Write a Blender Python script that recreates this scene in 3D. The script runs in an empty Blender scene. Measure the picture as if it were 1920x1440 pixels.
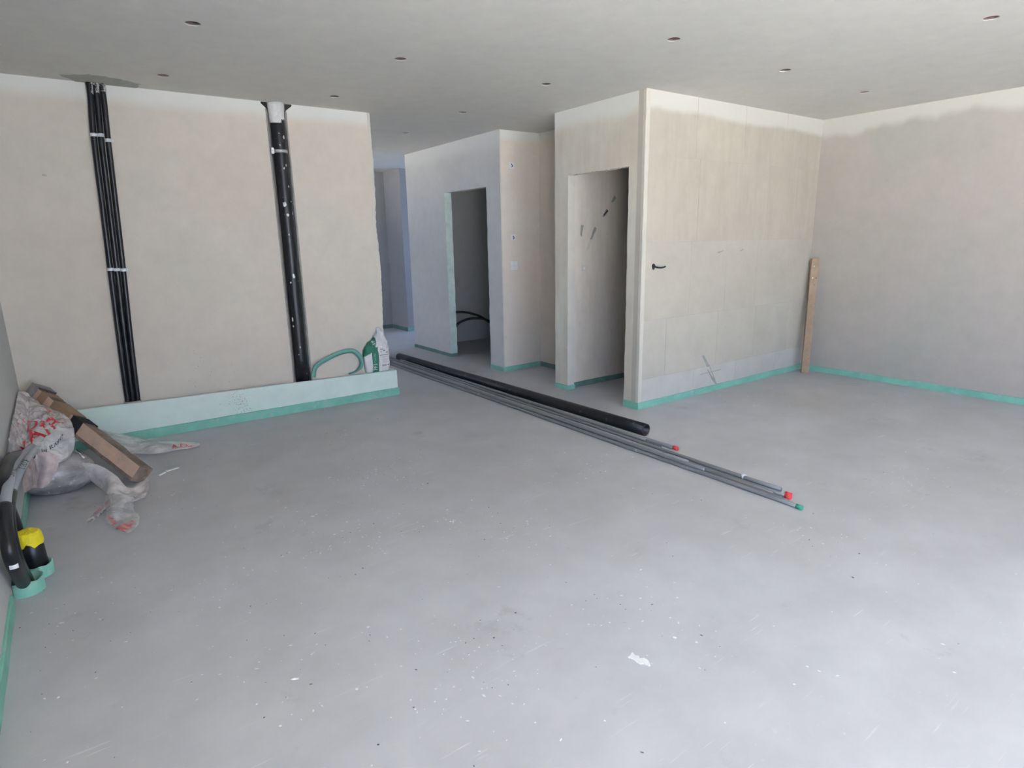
import bpy, bmesh, math, random
from mathutils import Vector, Matrix, noise
random.seed(7)
SC = bpy.context.scene
COL = SC.collection
PI = math.pi

# ------------------------------------------------------------------ camera
CAMH, FPX = 1.4186384, 1141.5623
_p, _r, _y = -0.2334955, 0.0197185, -0.6217382
MROT = Matrix.Rotation(_y, 3, 'Z') @ Matrix.Rotation(_p, 3, 'X') @ Matrix.Rotation(_r, 3, 'Y')
cd = bpy.data.cameras.new('camera')
cd.sensor_width = 36.0
cd.lens = 36.0 * FPX / 1920.0
cd.clip_start = 0.02
cam = bpy.data.objects.new('camera', cd)
COL.objects.link(cam)
cam.matrix_world = Matrix.Translation((0, 0, CAMH)) @ (MROT @ Matrix(((1, 0, 0), (0, 0, -1), (0, 1, 0)))).to_4x4()
SC.camera = cam

# ------------------------------------------------------------------ sky / daylight
wd = bpy.data.worlds.new('sky')
SC.world = wd
wd.use_nodes = True
wn = wd.node_tree.nodes
bg = wn['Background']
bg.inputs['Color'].default_value = (0.455, 0.615, 1.0, 1)      # bright hazy daylight
bg.inputs['Strength'].default_value = 3.1
try:
    wd.cycles.sampling_method = 'MANUAL'
    wd.cycles.sample_map_resolution = 256
except Exception:
    pass
SC.view_settings.view_transform = 'Standard'
SC.view_settings.look = 'None'
SC.view_settings.gamma = 1.0
SC.view_settings.use_curve_mapping = False
SC.view_settings.exposure = 1.54

# high sun behind the house: it lights the terrace outside, whose bounce brightens the ceiling
sl = bpy.data.lights.new('sun', 'SUN')
sl.energy = 46.0; sl.angle = .01; sl.color = (1.0, .93, .83)
so = bpy.data.objects.new('sun', sl)
so.rotation_euler = Vector((0, -.80, -1.15)).to_track_quat('-Z', 'Y').to_euler()
COL.objects.link(so)

# portals in the terrace opening and the hall window (they only guide the sky light)
XWL = -0.62
def portal(loc, rot, sx, sy):
    l = bpy.data.lights.new('sky_portal', 'AREA')
    l.shape = 'RECTANGLE'; l.size = sx; l.size_y = sy
    l.cycles.is_portal = True
    o = bpy.data.objects.new('sky_portal', l)
    o.location = loc; o.rotation_euler = rot
    COL.objects.link(o)
portal((1.49, -4.08, 1.2), (PI / 2, 0, 0), 3.0, 2.3)
portal((XWL, -2.05, 1.2), (0, -PI / 2, 0), 2.3, 3.1)
portal((XWL, 8.4, 1.5), (0, -PI / 2, 0), 1.0, 1.4)
portal((6.30, 8.25, 1.35), (0, PI / 2, 0), 1.5, 0.9)

def pix(u, w, ax, val):
    """the point seen at pixel (u, w) of the photograph on the plane ax = val"""
    d = MROT @ Vector(((u - 960) / FPX, 1, -(w - 720) / FPX))
    i = 'xyz'.index(ax)
    o = Vector((0, 0, CAMH))
    return o + d * ((val - o[i]) / d[i])

# ------------------------------------------------------------------ materials
def nodes(name):
    m = bpy.data.materials.new(name)
    m.use_nodes = True
    nt = m.node_tree
    return m, nt, nt.nodes['Principled BSDF']

def N(nt, t, **kw):
    n = nt.nodes.new(t)
    for k, v in kw.items():
        if k in n.inputs: n.inputs[k].default_value = v
        else: setattr(n, k, v)
    return n

def obj_coord(nt, scale=(1, 1, 1), rot=(0, 0, 0)):
    tc = N(nt, 'ShaderNodeTexCoord')
    mp = N(nt, 'ShaderNodeMapping')
    mp.inputs['Scale'].default_value = scale
    mp.inputs['Rotation'].default_value = rot
    nt.links.new(tc.outputs['Object'], mp.inputs['Vector'])
    return mp.outputs['Vector']

def fbm(nt, vec, scale, detail=5, rough=.55):
    n = N(nt, 'ShaderNodeTexNoise')
    n.inputs['Scale'].default_value = scale
    n.inputs['Detail'].default_value = detail
    n.inputs['Roughness'].default_value = rough
    nt.links.new(vec, n.inputs['Vector'])
    return n.outputs['Fac']

def ramp(nt, fac, stops):
    r = N(nt, 'ShaderNodeValToRGB')
    el = r.color_ramp.elements
    while len(el) < len(stops): el.new(.5)
    for e, (p, c) in zip(el, stops):
        e.position = p
        e.color = (*c, 1) if len(c) == 3 else c
    nt.links.new(fac, r.inputs['Fac'])
    return r.outputs['Color']

def mixc(nt, fac, a, b, mode='MIX'):
    m = N(nt, 'ShaderNodeMix', data_type='RGBA', blend_type=mode)
    if isinstance(fac, (int, float)): m.inputs[0].default_value = fac
    else: nt.links.new(fac, m.inputs[0])
    for s, v in ((6, a), (7, b)):
        if isinstance(v, tuple): m.inputs[s].default_value = (*v, 1)
        else: nt.links.new(v, m.inputs[s])
    return m.outputs[2]

def bump(nt, bs, h, strength=.2, dist=.01):
    b = N(nt, 'ShaderNodeBump')
    b.inputs['Strength'].default_value = strength
    b.inputs['Distance'].default_value = dist
    nt.links.new(h, b.inputs['Height'])
    nt.links.new(b.outputs['Normal'], bs.inputs['Normal'])

def sc3(c, k): return tuple(min(1, x * k) for x in c)

def plaster(name, c1, c2, c3=None, band=None, bandcol=(.74, .735, .68), stain=.0, scale=1.1, rough=.85, streak=False):
    """trowelled plaster: large soft blotches, fine mottling, an optional paler filled joint along the ceiling"""
    m, nt, bs = nodes(name)
    v = obj_coord(nt)
    big = fbm(nt, v, scale, 3, .5)
    col = ramp(nt, big, [(.36, c1), (.5, c3 or tuple((a + b) / 2 for a, b in zip(c1, c2))), (.64, c2)])
    fine = fbm(nt, v, 9, 6, .65)
    col = mixc(nt, .55, col, ramp(nt, fine, [(.3, (.86,) * 3), (.7, (1.0,) * 3)]), 'MULTIPLY')
    if streak:
        vs = obj_coord(nt, (7, 7, .9))
        st = fbm(nt, vs, 1.6, 5, .6)
        col = mixc(nt, .5, col, ramp(nt, st, [(.35, (.87, .84, .80)), (.6, (1, 1, 1))]), 'MULTIPLY')
    if stain:
        vz = fbm(nt, v, 70, 2, .5)
        patch = fbm(nt, v, 2.3, 2, .5)
        a = ramp(nt, vz, [(.70, (0, 0, 0)), (.74, (1, 1, 1))])
        b = ramp(nt, patch, [(.60, (0, 0, 0)), (.68, (1, 1, 1))])
        mk = mixc(nt, 1.0, a, b, 'MULTIPLY')
        mm = N(nt, 'ShaderNodeMath', operation='MULTIPLY'); mm.inputs[1].default_value = stain
        nt.links.new(mk, mm.inputs[0])
        col = mixc(nt, mm.outputs[0], col, (.22, .18, .12))
    if band:
        z0, amp, soft = band
        sx = N(nt, 'ShaderNodeSeparateXYZ'); nt.links.new(v, sx.inputs[0])
        nz = fbm(nt, obj_coord(nt, (1, 1, .25)), 1.7, 4, .55)
        mr = N(nt, 'ShaderNodeMath', operation='MULTIPLY_ADD'); mr.inputs[1].default_value = amp; mr.inputs[2].default_value = -amp / 2
        nt.links.new(nz, mr.inputs[0])
        ad = N(nt, 'ShaderNodeMath', operation='ADD')
        nt.links.new(sx.outputs['Z'], ad.inputs[0]); nt.links.new(mr.outputs[0], ad.inputs[1])
        ml = N(nt, 'ShaderNodeMapRange', interpolation_type='SMOOTHSTEP')
        ml.inputs[1].default_value = z0 - soft; ml.inputs[2].default_value = z0 + soft
        nt.links.new(ad.outputs[0], ml.inputs[0])
        col = mixc(nt, ml.outputs[0], col, bandcol)
    nt.links.new(col, bs.inputs['Base Color'])
    bs.inputs['Roughness'].default_value = rough
    bs.inputs['Specular IOR Level'].default_value = .25
    bump(nt, bs, fbm(nt, v, 26, 6, .6), .25, .004)
    return m

def plain(name, c, rough=.5, var=.12, scale=14, metal=0, spec=.5, bmp=.1, dust=None, dustamt=.5, coat=0):
    m, nt, bs = nodes(name)
    v = obj_coord(nt)
    n = fbm(nt, v, scale, 5, .6)
    col = ramp(nt, n, [(.3, sc3(c, 1 - var)), (.7, sc3(c, 1 + var))])
    if dust:
        d = fbm(nt, v, scale * 2.2, 6, .7)
        col = mixc(nt, ramp(nt, d, [(dustamt, (0, 0, 0)), (dustamt + .06, (1, 1, 1))]), col, dust)
    nt.links.new(col, bs.inputs['Base Color'])
    bs.inputs['Roughness'].default_value = rough
    bs.inputs['Metallic'].default_value = metal
    bs.inputs['Specular IOR Level'].default_value = spec
    if bmp: bump(nt, bs, n, bmp, .005)
    return m

M = {}
WARM1, WARM2, WARM3 = (.69, .615, .52), (.675, .625, .53), (.70, .635, .54)
M['wall_back'] = plaster('plaster_back', WARM1, WARM2, WARM3, band=(2.40, .10, .05))
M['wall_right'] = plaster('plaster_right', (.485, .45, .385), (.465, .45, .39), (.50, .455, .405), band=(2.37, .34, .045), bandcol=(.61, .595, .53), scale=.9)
M['wall_left'] = plaster('plaster_left', (.60, .60, .57), (.64, .64, .61))
M['ceiling'] = plaster('ceiling_paint', (.74, .725, .665), (.77, .75, .69), scale=.5)
M['closet'] = plaster('plaster_closet', (.71, .655, .54), (.70, .68, .58), (.67, .62, .525), band=(2.36, .12, .05), streak=True)
M['closet_in'] = plaster('plaster_closet_inside', (.74, .67, .575), (.75, .69, .60), streak=True)
M['middle'] = plaster('plaster_middle', (.66, .65, .62), (.70, .69, .655), band=(2.35, .16, .06), bandcol=(.72, .72, .69), scale=1.6)
M['middle_warm'] = plaster('plaster_middle_warm', (.76, .67, .57), (.74, .68, .59), band=(2.42, .1, .04))
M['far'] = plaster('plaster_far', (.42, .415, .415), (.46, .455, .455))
M['joint'] = plaster('joint_filler', (.50, .465, .39), (.54, .50, .42), scale=2.5)
TIL = [(.635, .58, .475), (.64, .59, .485), (.625, .58, .48), (.64, .59, .485), (.635, .595, .50), (.66, .635, .575)]
for i, c in enumerate(TIL):
    M['tile%d' % i] = plaster('gypsum_block_%d' % i, sc3(c, .85), sc3(c, .905), scale=1.7 + .3 * i, streak=i < 3, band=(2.36, .14, .03), bandcol=(.66, .64, .57))
M['bead'] = plaster('corner_filler', (.68, .645, .55), (.65, .62, .535), scale=3)
M['mortar'] = plain('grey_mortar', (.34, .34, .30), .95, .15, 30, bmp=.5)
M['mortar_light'] = plain('white_plaster_lump', (.72, .71, .68), .9, .1, 40, bmp=.8)
M['foam'] = plain('green_foam', (.235, .545, .42), .55, .12, 6, spec=.3, dust=(.34, .55, .47), dustamt=.56)
M['foam_dull'] = plain('dull_green_foam', (.15, .27, .22), .7, .2, 9, spec=.3)  # darker, duller green than the other strips
M['board'] = plaster('green_plasterboard', (.71, .88, .765), (.73, .87, .78), (.75, .85, .77), scale=1.3)
M['board_edge'] = plain('plasterboard_edge', (.80, .84, .78), .8, .08)
M['reveal_green'] = plain('pale_green_jamb', (.60, .72, .64), .8, .12, 12, dust=(.42, .50, .45), dustamt=.66)
M['black'] = plain('black_plastic', (.012, .012, .013), .34, .25, 20, spec=.5, bmp=.03, dust=(.10, .10, .10), dustamt=.66)
M['black_soil'] = plain('black_pipe_with_plaster_drops', (.012, .012, .014), .38, .3, 16, spec=.5, bmp=.05, dust=(.62, .62, .62), dustamt=.665)
M['rubber'] = plain('black_rubber', (.02, .02, .022), .5, .3, 20, spec=.4)
M['dark'] = plain('near_black', (.03, .028, .026), .9, .3, 20)  # also painted on flat patches as the shade in hollows
M['conduit'] = plain('grey_conduit', (.22, .225, .225), .38, .08, 6, spec=.5, bmp=.03, dust=(.42, .41, .36), dustamt=.63)
M['conduit2'] = plain('grey_conduit_pale', (.33, .335, .34), .36, .08, 6, spec=.5, bmp=.03, dust=(.45, .44, .40), dustamt=.65)
M['conduit3'] = plain('grey_conduit_dark', (.13, .13, .132), .4, .08, 6, spec=.5, bmp=.03)
M['sleeve'] = plain('pale_grey_sleeve', (.40, .43, .47), .45, .06, 10)
M['white'] = plain('white_plastic', (.75, .76, .75), .5, .05, 20)
M['steel'] = plain('zinc_steel', (.62, .62, .60), .35, .1, 30, metal=.8)
M['red'] = plain('red_plastic', (.75, .06, .06), .5, .1, 20)
M['green_cap'] = plain('green_plastic', (.05, .30, .20), .5, .1, 20)
M['yellow'] = plain('yellow_tape', (.90, .74, .02), .45, .06, 30, bmp=.3)
M['wood'] = plain('board_wood', (.42, .30, .20), .75, .2, 6, spec=.2, dust=(.36, .31, .25), dustamt=.55)
M['beam_light'] = plain('beam_sawn_face', (.72, .51, .37), .8, .14, 9, spec=.2, dust=(.40, .27, .18), dustamt=.62, bmp=.4)
M['beam_dark'] = plain('beam_weathered_face', (.26, .20, .155), .85, .35, 12, spec=.2, bmp=.8, dust=(.36, .30, .24), dustamt=.58)
M['kraft'] = plain('brown_kraft_tape', (.42, .27, .16), .6, .06, 10)
M['hollow_red'] = plain('red_brown_fixing_ring', (.20, .11, .10), .6, .1, 20)
M['cup'] = plain('ceiling_void_board', (.19, .16, .15), .9, .1, 20)
M['bag_white'] = plain('white_paper_bag', (.74, .72, .69), .7, .06, 18, bmp=.3)
M['bag_green'] = plain('green_print', (.03, .20, .12), .6, .1, 20)
M['ink'] = plain('black_ink', (.06, .06, .065), .6, .1, 20)
M['smear'] = plain('plaster_smear', (.52, .51, .48), .85, .3, 40, bmp=.6, dust=(.03, .03, .03), dustamt=.52)
M['spatter'] = plain('brown_spatter', (.30, .24, .17), .9, .2, 30)
M['chip'] = plain('plaster_crumb', (.80, .80, .78), .8, .06, 20)
M['bundle'] = plain('grey_wrapped_roll', (.36, .34, .32), .28, .35, 9, spec=.6, bmp=.5, dust=(.55, .54, .52), dustamt=.60)
M['chip_dark'] = plain('dirt_crumb', (.16, .14, .12), .9, .2, 20)

# floor : dusty power-trowelled concrete
m, nt, bs = nodes('concrete_floor')
v = obj_coord(nt)
big = fbm(nt, v, .55, 4, .55)
col = ramp(nt, big, [(.33, (.51, .505, .51)), (.5, (.55, .55, .565)), (.66, (.575, .58, .605))])
mid = fbm(nt, v, 3.2, 6, .62)
col = mixc(nt, .8, col, ramp(nt, mid, [(.3, (.87, .87, .86)), (.7, (1.05, 1.05, 1.05))]), 'MULTIPLY')
# trowel streaks in two directions
for rot, sc, lo in ((.5, (1.3, 22, 1), .66), (-.35, (1.0, 30, 1), .68), (1.35, (1.6, 34, 1), .69)):
    vs = obj_coord(nt, sc, (0, 0, rot))
    s = fbm(nt, vs, 2.4, 3, .6)
    mk = N(nt, 'ShaderNodeMath', operation='MULTIPLY')
    nt.links.new(ramp(nt, s, [(lo, (0, 0, 0)), (lo + .05, (1, 1, 1))]), mk.inputs[0])
    nt.links.new(ramp(nt, fbm(nt, v, 1.9, 3, .6), [(.46, (.06, .06, .06)), (.60, (.85, .85, .85))]), mk.inputs[1])
    col = mixc(nt, mk.outputs[0], col, (.68, .68, .67))
vd = fbm(nt, v, 34, 3, .55)
mk = N(nt, 'ShaderNodeMath', operation='MULTIPLY')
nt.links.new(ramp(nt, vd, [(.685, (0, 0, 0)), (.72, (1, 1, 1))]), mk.inputs[0])
nt.links.new(ramp(nt, fbm(nt, v, 1.3, 4, .6), [(.45, (.05, .05, .05)), (.62, (.75, .75, .75))]), mk.inputs[1])
col = mixc(nt, mk.outputs[0], col, (.64, .64, .64))
dk = fbm(nt, v, 2.1, 6, .7)
col = mixc(nt, ramp(nt, dk, [(.28, (.5, .5, .5)), (.38, (0, 0, 0))]), col, (.33, .325, .31))
nt.links.new(col, bs.inputs['Base Color'])
rr = N(nt, 'ShaderNodeMapRange'); rr.inputs[3].default_value = .42; rr.inputs[4].default_value = .62
nt.links.new(mid, rr.inputs[0]); nt.links.new(rr.outputs[0], bs.inputs['Roughness'])
bs.inputs['Specular IOR Level'].default_value = .4
bump(nt, bs, fbm(nt, v, 12, 7, .65), .12, .006)
M['floor'] = m

# translucent film
def film_mat(name, alpha, tint):
    m, nt, bs = nodes(name)
    v = obj_coord(nt)
    n = fbm(nt, v, 11, 5, .6)
    al = N(nt, 'ShaderNodeMapRange'); al.inputs[1].default_value = .3; al.inputs[2].default_value = .7
    al.inputs[3].default_value = alpha - .16; al.inputs[4].default_value = alpha + .16
    nt.links.new(n, al.inputs[0]); nt.links.new(al.outputs[0], bs.inputs['Alpha'])
    bs.inputs['Base Color'].default_value = (*tint, 1)
    bs.inputs['Roughness'].default_value = .22
    bs.inputs['Specular IOR Level'].default_value = .7
    bump(nt, bs, fbm(nt, v, 24, 5, .6), .5, .01)
    return m
M['film'] = film_mat('translucent_film', .60, (.93, .88, .84))
M['film_thin'] = film_mat('thin_translucent_film', .34, (.90, .88, .86))
M['film_pink'] = film_mat('pinkish_film', .62, (.80, .66, .62))

# ------------------------------------------------------------------ mesh helpers
def link(name, bm, mats, parent=None, smooth=False):
    me = bpy.data.meshes.new(name)
    bm.normal_update()
    bm.to_mesh(me); bm.free()
    for mm in (mats if isinstance(mats, (list, tuple)) else [mats]):
        me.materials.append(M[mm] if isinstance(mm, str) else mm)
    if smooth:
        for p in me.polygons: p.use_smooth = True
    o = bpy.data.objects.new(name, me)
    COL.objects.link(o)
    if parent is not None: o.parent = parent
    return o

def box(bm, x0, x1, y0, y1, z0, z1, mi=0):
    vs = [bm.verts.new((x, y, z)) for z in (z0, z1) for y in (y0, y1) for x in (x0, x1)]
    for f in ((0, 2, 3, 1), (4, 5, 7, 6), (0, 1, 5, 4), (2, 6, 7, 3), (0, 4, 6, 2), (1, 3, 7, 5)):
        fc = bm.faces.new([vs[i] for i in f]); fc.material_index = mi
    return vs

def boxes(name, lst, mat, parent=None):
    bm = bmesh.new()
    for b in lst: box(bm, *b)
    return link(name, bm, mat, parent)

def struct(o):
    o['kind'] = 'structure'
    return o

def tag(o, label, cat, group=None, kind=None):
    o['label'] = label; o['category'] = cat
    if group: o['group'] = group
    if kind: o['kind'] = kind
    return o

def empty(name, loc, label, cat, group=None):
    o = bpy.data.objects.new(name, None)
    o.location = loc; o.empty_display_size = .1
    COL.objects.link(o)
    return tag(o, label, cat, group)

def adopt(o, root):
    """parent o (built in world coordinates) to the empty root"""
    o.parent = root
    o.matrix_parent_inverse = Matrix.Translation(root.location).inverted()
    return o

def catmull(pts, n):
    P = [Vector(p) for p in pts]
    P = [P[0] * 2 - P[1]] + P + [P[-1] * 2 - P[-2]]
    out = []
    for i in range(1, len(P) - 2):
        for k in range(n):
            t = k / n
            out.append(.5 * (2 * P[i] + (P[i + 1] - P[i - 1]) * t + (2 * P[i - 1] - 5 * P[i] + 4 * P[i + 1] - P[i + 2]) * t * t
                             + (3 * P[i] - P[i - 1] - 3 * P[i + 1] + P[i + 2]) * t ** 3))
    out.append(P[-2])
    return out

def tube(bm, path, r, seg=12, cap=True, inner=None, jit=0, mi=0):
    path = [Vector(p) for p in path]
    n = len(path)
    rf = r if callable(r) else (lambda t: r)
    up = Vector((0, 0, 1))
    if abs((path[-1] - path[0]).normalized().z) > .9: up = Vector((0, 1, 0))
    rings = []
    for i, p in enumerate(path):
        t = (path[min(i + 1, n - 1)] - path[max(i - 1, 0)]).normalized()
        s = t.cross(up).normalized(); u = s.cross(t).normalized()
        rr = rf(i / max(1, n - 1))
        rings.append([bm.verts.new(p + (s * math.cos(a) + u * math.sin(a)) * (rr + random.uniform(-jit, jit)))
                      for a in [2 * PI * k / seg for k in range(seg)]])
    for a, b in zip(rings, rings[1:]):
        for k in range(seg):
            f = bm.faces.new((a[k], a[(k + 1) % seg], b[(k + 1) % seg], b[k])); f.smooth = True; f.material_index = mi
    if inner:
        # open, hollow ends with a rim
        for end, ring, q in ((0, rings[0], path[0]), (1, rings[-1], path[-1])):
            t = (path[1] - path[0]).normalized() if end == 0 else (path[-2] - path[-1]).normalized()
            rim = [bm.verts.new(q + (v.co - q) * inner) for v in ring]
            deep = [bm.verts.new(v.co + t * .12) for v in rim]
            for k in range(seg):
                k2 = (k + 1) % seg
                bm.faces.new((ring[k], ring[k2], rim[k2], rim[k])).material_index = mi
                bm.faces.new((rim[k], rim[k2], deep[k2], deep[k])).material_index = mi
            bm.faces.new(deep).material_index = mi
    elif cap:
        bm.faces.new(rings[0][::-1]).material_index = mi
        bm.faces.new(rings[-1]).material_index = mi
    return rings

def fix(bm):
    bmesh.ops.recalc_face_normals(bm, faces=bm.faces[:])

def text_mesh(s, size=1.0):
    """outline of a word as (verts, faces) in its own 2-D frame"""
    cu = bpy.data.curves.new('lettering', 'FONT')
    cu.body = s; cu.size = size; cu.resolution_u = 3
    o = bpy.data.objects.new('lettering', cu)
    COL.objects.link(o)
    dg = bpy.context.evaluated_depsgraph_get()
    me = bpy.data.meshes.new_from_object(o.evaluated_get(dg))
    vs = [v.co.copy() for v in me.vertices]
    fs = [list(p.vertices) for p in me.polygons]
    bpy.data.objects.remove(o); bpy.data.curves.remove(cu); bpy.data.meshes.remove(me)
    x0 = min(v.x for v in vs); x1 = max(v.x for v in vs); y0 = min(v.y for v in vs); y1 = max(v.y for v in vs)
    return [((v.x - x0) / (x1 - x0), (v.y - y0) / (y1 - y0)) for v in vs], fs

# ------------------------------------------------------------------ key dimensions (metres)
H = 2.5
XL, YB, XBE = -0.379, 5.28, 2.333           # left wall, back wall, its free end
XK, YK, YKF = 3.737, 3.402, 4.483           # closet block: corner and far side
XM, YM, YMF = 3.761, 5.387, 7.523           # middle block
XN = 4.271                                   # niche wall
XR = 6.269                                   # right wall
XF, YF, YFF = 4.352, 8.915, 9.499            # far wall pieces
YW = -4.0                                    # window wall behind the camera

# ------------------------------------------------------------------ structure
fl = struct(boxes('floor', [(XL - .3, XR + .3, YW - .25, YFF + .3, -.15, 0)], 'floor'))
# ceiling with real round openings for the downlights
SPOT = [(.705, 3.67), (1.853, 3.687), (2.986, 2.532), (4.141, 1.394), (4.174, 2.564), (5.358, 2.593),
        (3.012, 3.708), (3.012, 4.865), (1.86, 4.841), (.711, 4.832), (3.053, 6.059)]
HR = .037
bm = bmesh.new()
def ring_cell(x0, x1, y0, y1, cx, cy, r, z):
    n = 24
    outer, inn = [], []
    for k in range(n):
        a = 2 * PI * (k + .5) / n
        c, s = math.cos(a), math.sin(a)
        tx = ((x1 - cx) / c if c > 0 else (x0 - cx) / c) if abs(c) > 1e-6 else 1e9
        ty = ((y1 - cy) / s if s > 0 else (y0 - cy) / s) if abs(s) > 1e-6 else 1e9
        t = min(tx, ty)
        outer.append(bm.verts.new((cx + c * t, cy + s * t, z)))
        inn.append(bm.verts.new((cx + c * r, cy + s * r, z)))
    up = [bm.verts.new((v.co.x, v.co.y, z + .004)) for v in inn]
    for k in range(n):
        k2 = (k + 1) % n
        bm.faces.new((outer[k], inn[k], inn[k2], outer[k2]))
        bm.faces.new((inn[k], up[k], up[k2], inn[k2]))
    for cxx, cyy in ((x1, y1), (x0, y1), (x0, y0), (x1, y0)):
        q = sorted(range(n), key=lambda k: (outer[k].co - Vector((cxx, cyy, z))).length)[:2]
        cv = bm.verts.new((cxx, cyy, z))
        bm.faces.new((outer[q[0]], outer[q[1]], cv))
def fill(x0, x1, y0, y1):
    if x1 - x0 < 1e-4 or y1 - y0 < 1e-4: return
    bm.faces.new([bm.verts.new(p) for p in ((x0, y0, H), (x0, y1, H), (x1, y1, H), (x1, y0, H))])
rows = {}
for s in SPOT:
    for k in rows:
        if abs(k - s[1]) < .08: rows[k].append(s); break
    else: rows[s[1]] = [s]
ycur = YW - .25
for ky in sorted(rows):
    ys = [s[1] for s in rows[ky]]
    a, b = min(ys) - .06, max(ys) + .06
    fill(XL - .3, XR + .3, ycur, a)
    xc = XL - .3
    for s in sorted(rows[ky]):
        fill(xc, s[0] - .06, a, b)
        ring_cell(s[0] - .06, s[0] + .06, a, b, s[0], s[1], HR, H)
        xc = s[0] + .06
    fill(xc, XR + .3, a, b)
    ycur = b
fill(XL - .3, XR + .3, ycur, YFF + .3)
fix(bm)
for f in bm.faces:
    if abs(f.normal.z) > .9 and f.normal.z > 0: f.normal_flip()
ceil = struct(link('ceiling', bm, 'ceiling'))
slab = boxes('upper_slab', [(XL - .3, XR + .3, YW - .25, YFF + .3, H + .16, H + .3)], 'mortar', ceil)
sides = boxes('ceiling_edge', [(XL - .3, XL - .25, YW - .25, YFF + .3, H, H + .16), (XR + .25, XR + .3, YW - .25, YFF + .3, H, H + .16),
              (XL - .25, XR + .25, YW - .25, YW - .2, H, H + .16), (XL - .25, XR + .25, YFF + .25, YFF + .3, H, H + .16)], 'mortar', ceil)

struct(boxes('wall_left', [(XL - .2, XL, -.5, YB + .12, 0, H), (XL - .2, XL, YW, -3.6, 0, H), (XL - .2, XL, -3.6, -.5, 2.36, H)], 'wall_left'))
bm = bmesh.new()  # frame of the unseen side opening, added to light left-facing walls
box(bm, XL - .14, XL - .08, -3.6, -.5, 0, .05); box(bm, XL - .14, XL - .08, -3.6, -.5, 2.30, 2.36)
for a_ in (-3.6, -2.07, -.55): box(bm, XL - .14, XL - .08, a_, a_ + .05, .05, 2.30)
struct(link('window_added_left', bm, 'white'))

# back wall : chase for the soil pipe, ragged free end
CH0, CH1 = 1.462, 1.618
bm = bmesh.new()
box(bm, XL, CH0, YB, YB + .12, 0, H)
box(bm, CH0, CH1, YB + .085, YB + .12, 0, H)
box(bm, CH1, XBE - .03, YB, YB + .12, 0, H)
wb = struct(link('wall_back', bm, 'wall_back'))
bm = bmesh.new()                               # broken plaster edge of the free end
nz = 130
prev = None
for i in range(nz + 1):
    z = H * i / nz
    w = .012 if z < 2.2 else .001
    dx = (random.random() - .5) * w + .006 * math.sin(z * 7) * (z < 2.2)
    x = XBE + dx
    cur = [bm.verts.new((XBE - .03, YB, z)), bm.verts.new((x - .004, YB, z)), bm.verts.new((x, YB + .006 + abs(dx) * .5, z)),
           bm.verts.new((x - .002, YB + .12, z)), bm.verts.new((XBE - .03, YB + .12, z))]
    if prev:
        for k in range(4):
            bm.faces.new((prev[k], prev[k + 1], cur[k + 1], cur[k]))
    prev = cur
fix(bm)
link('broken_edge', bm, 'bead', wb)
# rough mortar lips along the chase
def lip(xa, side, z0=.25, z1=2.45):
    bm = bmesh.new(); prev = None
    n = 90
    for i in range(n + 1):
        z = z0 + (z1 - z0) * i / n
        w = .012 + .012 * noise.noise(Vector((xa * 9, 0, z * 6))) + random.random() * .005
        cur = [bm.verts.new((xa - side * .004, YB - .0015, z)), bm.verts.new((xa + side * w * .5, YB + .002, z)), bm.verts.new((xa + side * w, YB + .03, z)), bm.verts.new((xa - side * .001, YB + .08, z))]
        if prev:
            for k in range(3): bm.faces.new((prev[k], prev[k + 1], cur[k + 1], cur[k]))
        prev = cur
    fix(bm)
    return link('chase_edge', bm, 'mortar', wb)
lip(CH0, 1); lip(CH1, -1)

# rear-left room behind the back wall; window added to light the corridor
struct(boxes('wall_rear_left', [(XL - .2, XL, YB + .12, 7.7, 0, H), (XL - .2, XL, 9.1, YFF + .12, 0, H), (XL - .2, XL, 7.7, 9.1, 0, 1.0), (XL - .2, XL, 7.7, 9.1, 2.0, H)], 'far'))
bm = bmesh.new()
box(bm, XL - .14, XL - .08, 7.7, 9.1, 1.0, 1.05); box(bm, XL - .14, XL - .08, 7.7, 9.1, 1.95, 2.0)
for a_ in (7.7, 8.37, 9.05): box(bm, XL - .14, XL - .08, a_, a_ + .05, 1.05, 1.95)
struct(link('window_added_rear', bm, 'white'))
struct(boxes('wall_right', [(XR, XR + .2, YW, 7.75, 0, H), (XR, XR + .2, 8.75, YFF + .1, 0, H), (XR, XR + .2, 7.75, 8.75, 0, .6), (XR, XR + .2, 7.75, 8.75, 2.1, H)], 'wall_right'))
# window wall behind the camera: one wide terrace opening
struct(boxes('wall_front', [(XL - .2, -.02, YW - .2, YW, 0, H), (3.0, XR + .2, YW - .2, YW, 0, H), (-.02, 3.0, YW - .2, YW, 2.36, H)], 'wall_left'))
bm = bmesh.new()
for a, b in ((-.02, 1.5), (1.5, 3.0)):
    box(bm, a, b, YW - .12, YW - .06, 2.30, 2.36); box(bm, a, b, YW - .12, YW - .06, 0, .05)
    box(bm, a, a + .05, YW - .12, YW - .06, .05, 2.30); box(bm, b - .05, b, YW - .12, YW - .06, .05, 2.30)
struct(link('window_1', bm, 'white'))
# hall window in the far room
bm = bmesh.new()
box(bm, XR + .05, XR + .1, 7.75, 7.80, .6, 2.1); box(bm, XR + .05, XR + .1, 8.70, 8.75, .6, 2.1)
box(bm, XR + .05, XR + .1, 7.80, 8.70, .6, .65); box(bm, XR + .05, XR + .1, 7.80, 8.70, 2.05, 2.1)
struct(link('window_2', bm, 'white'))
# terrace outside
tr = boxes('terrace_ground', [(-14, 20, -18, YW - .25, -.25, -.08), (-14, XL - .3, YW - .25, 12, -.25, -.08)], 'mortar_light')
struct(tr)

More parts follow.
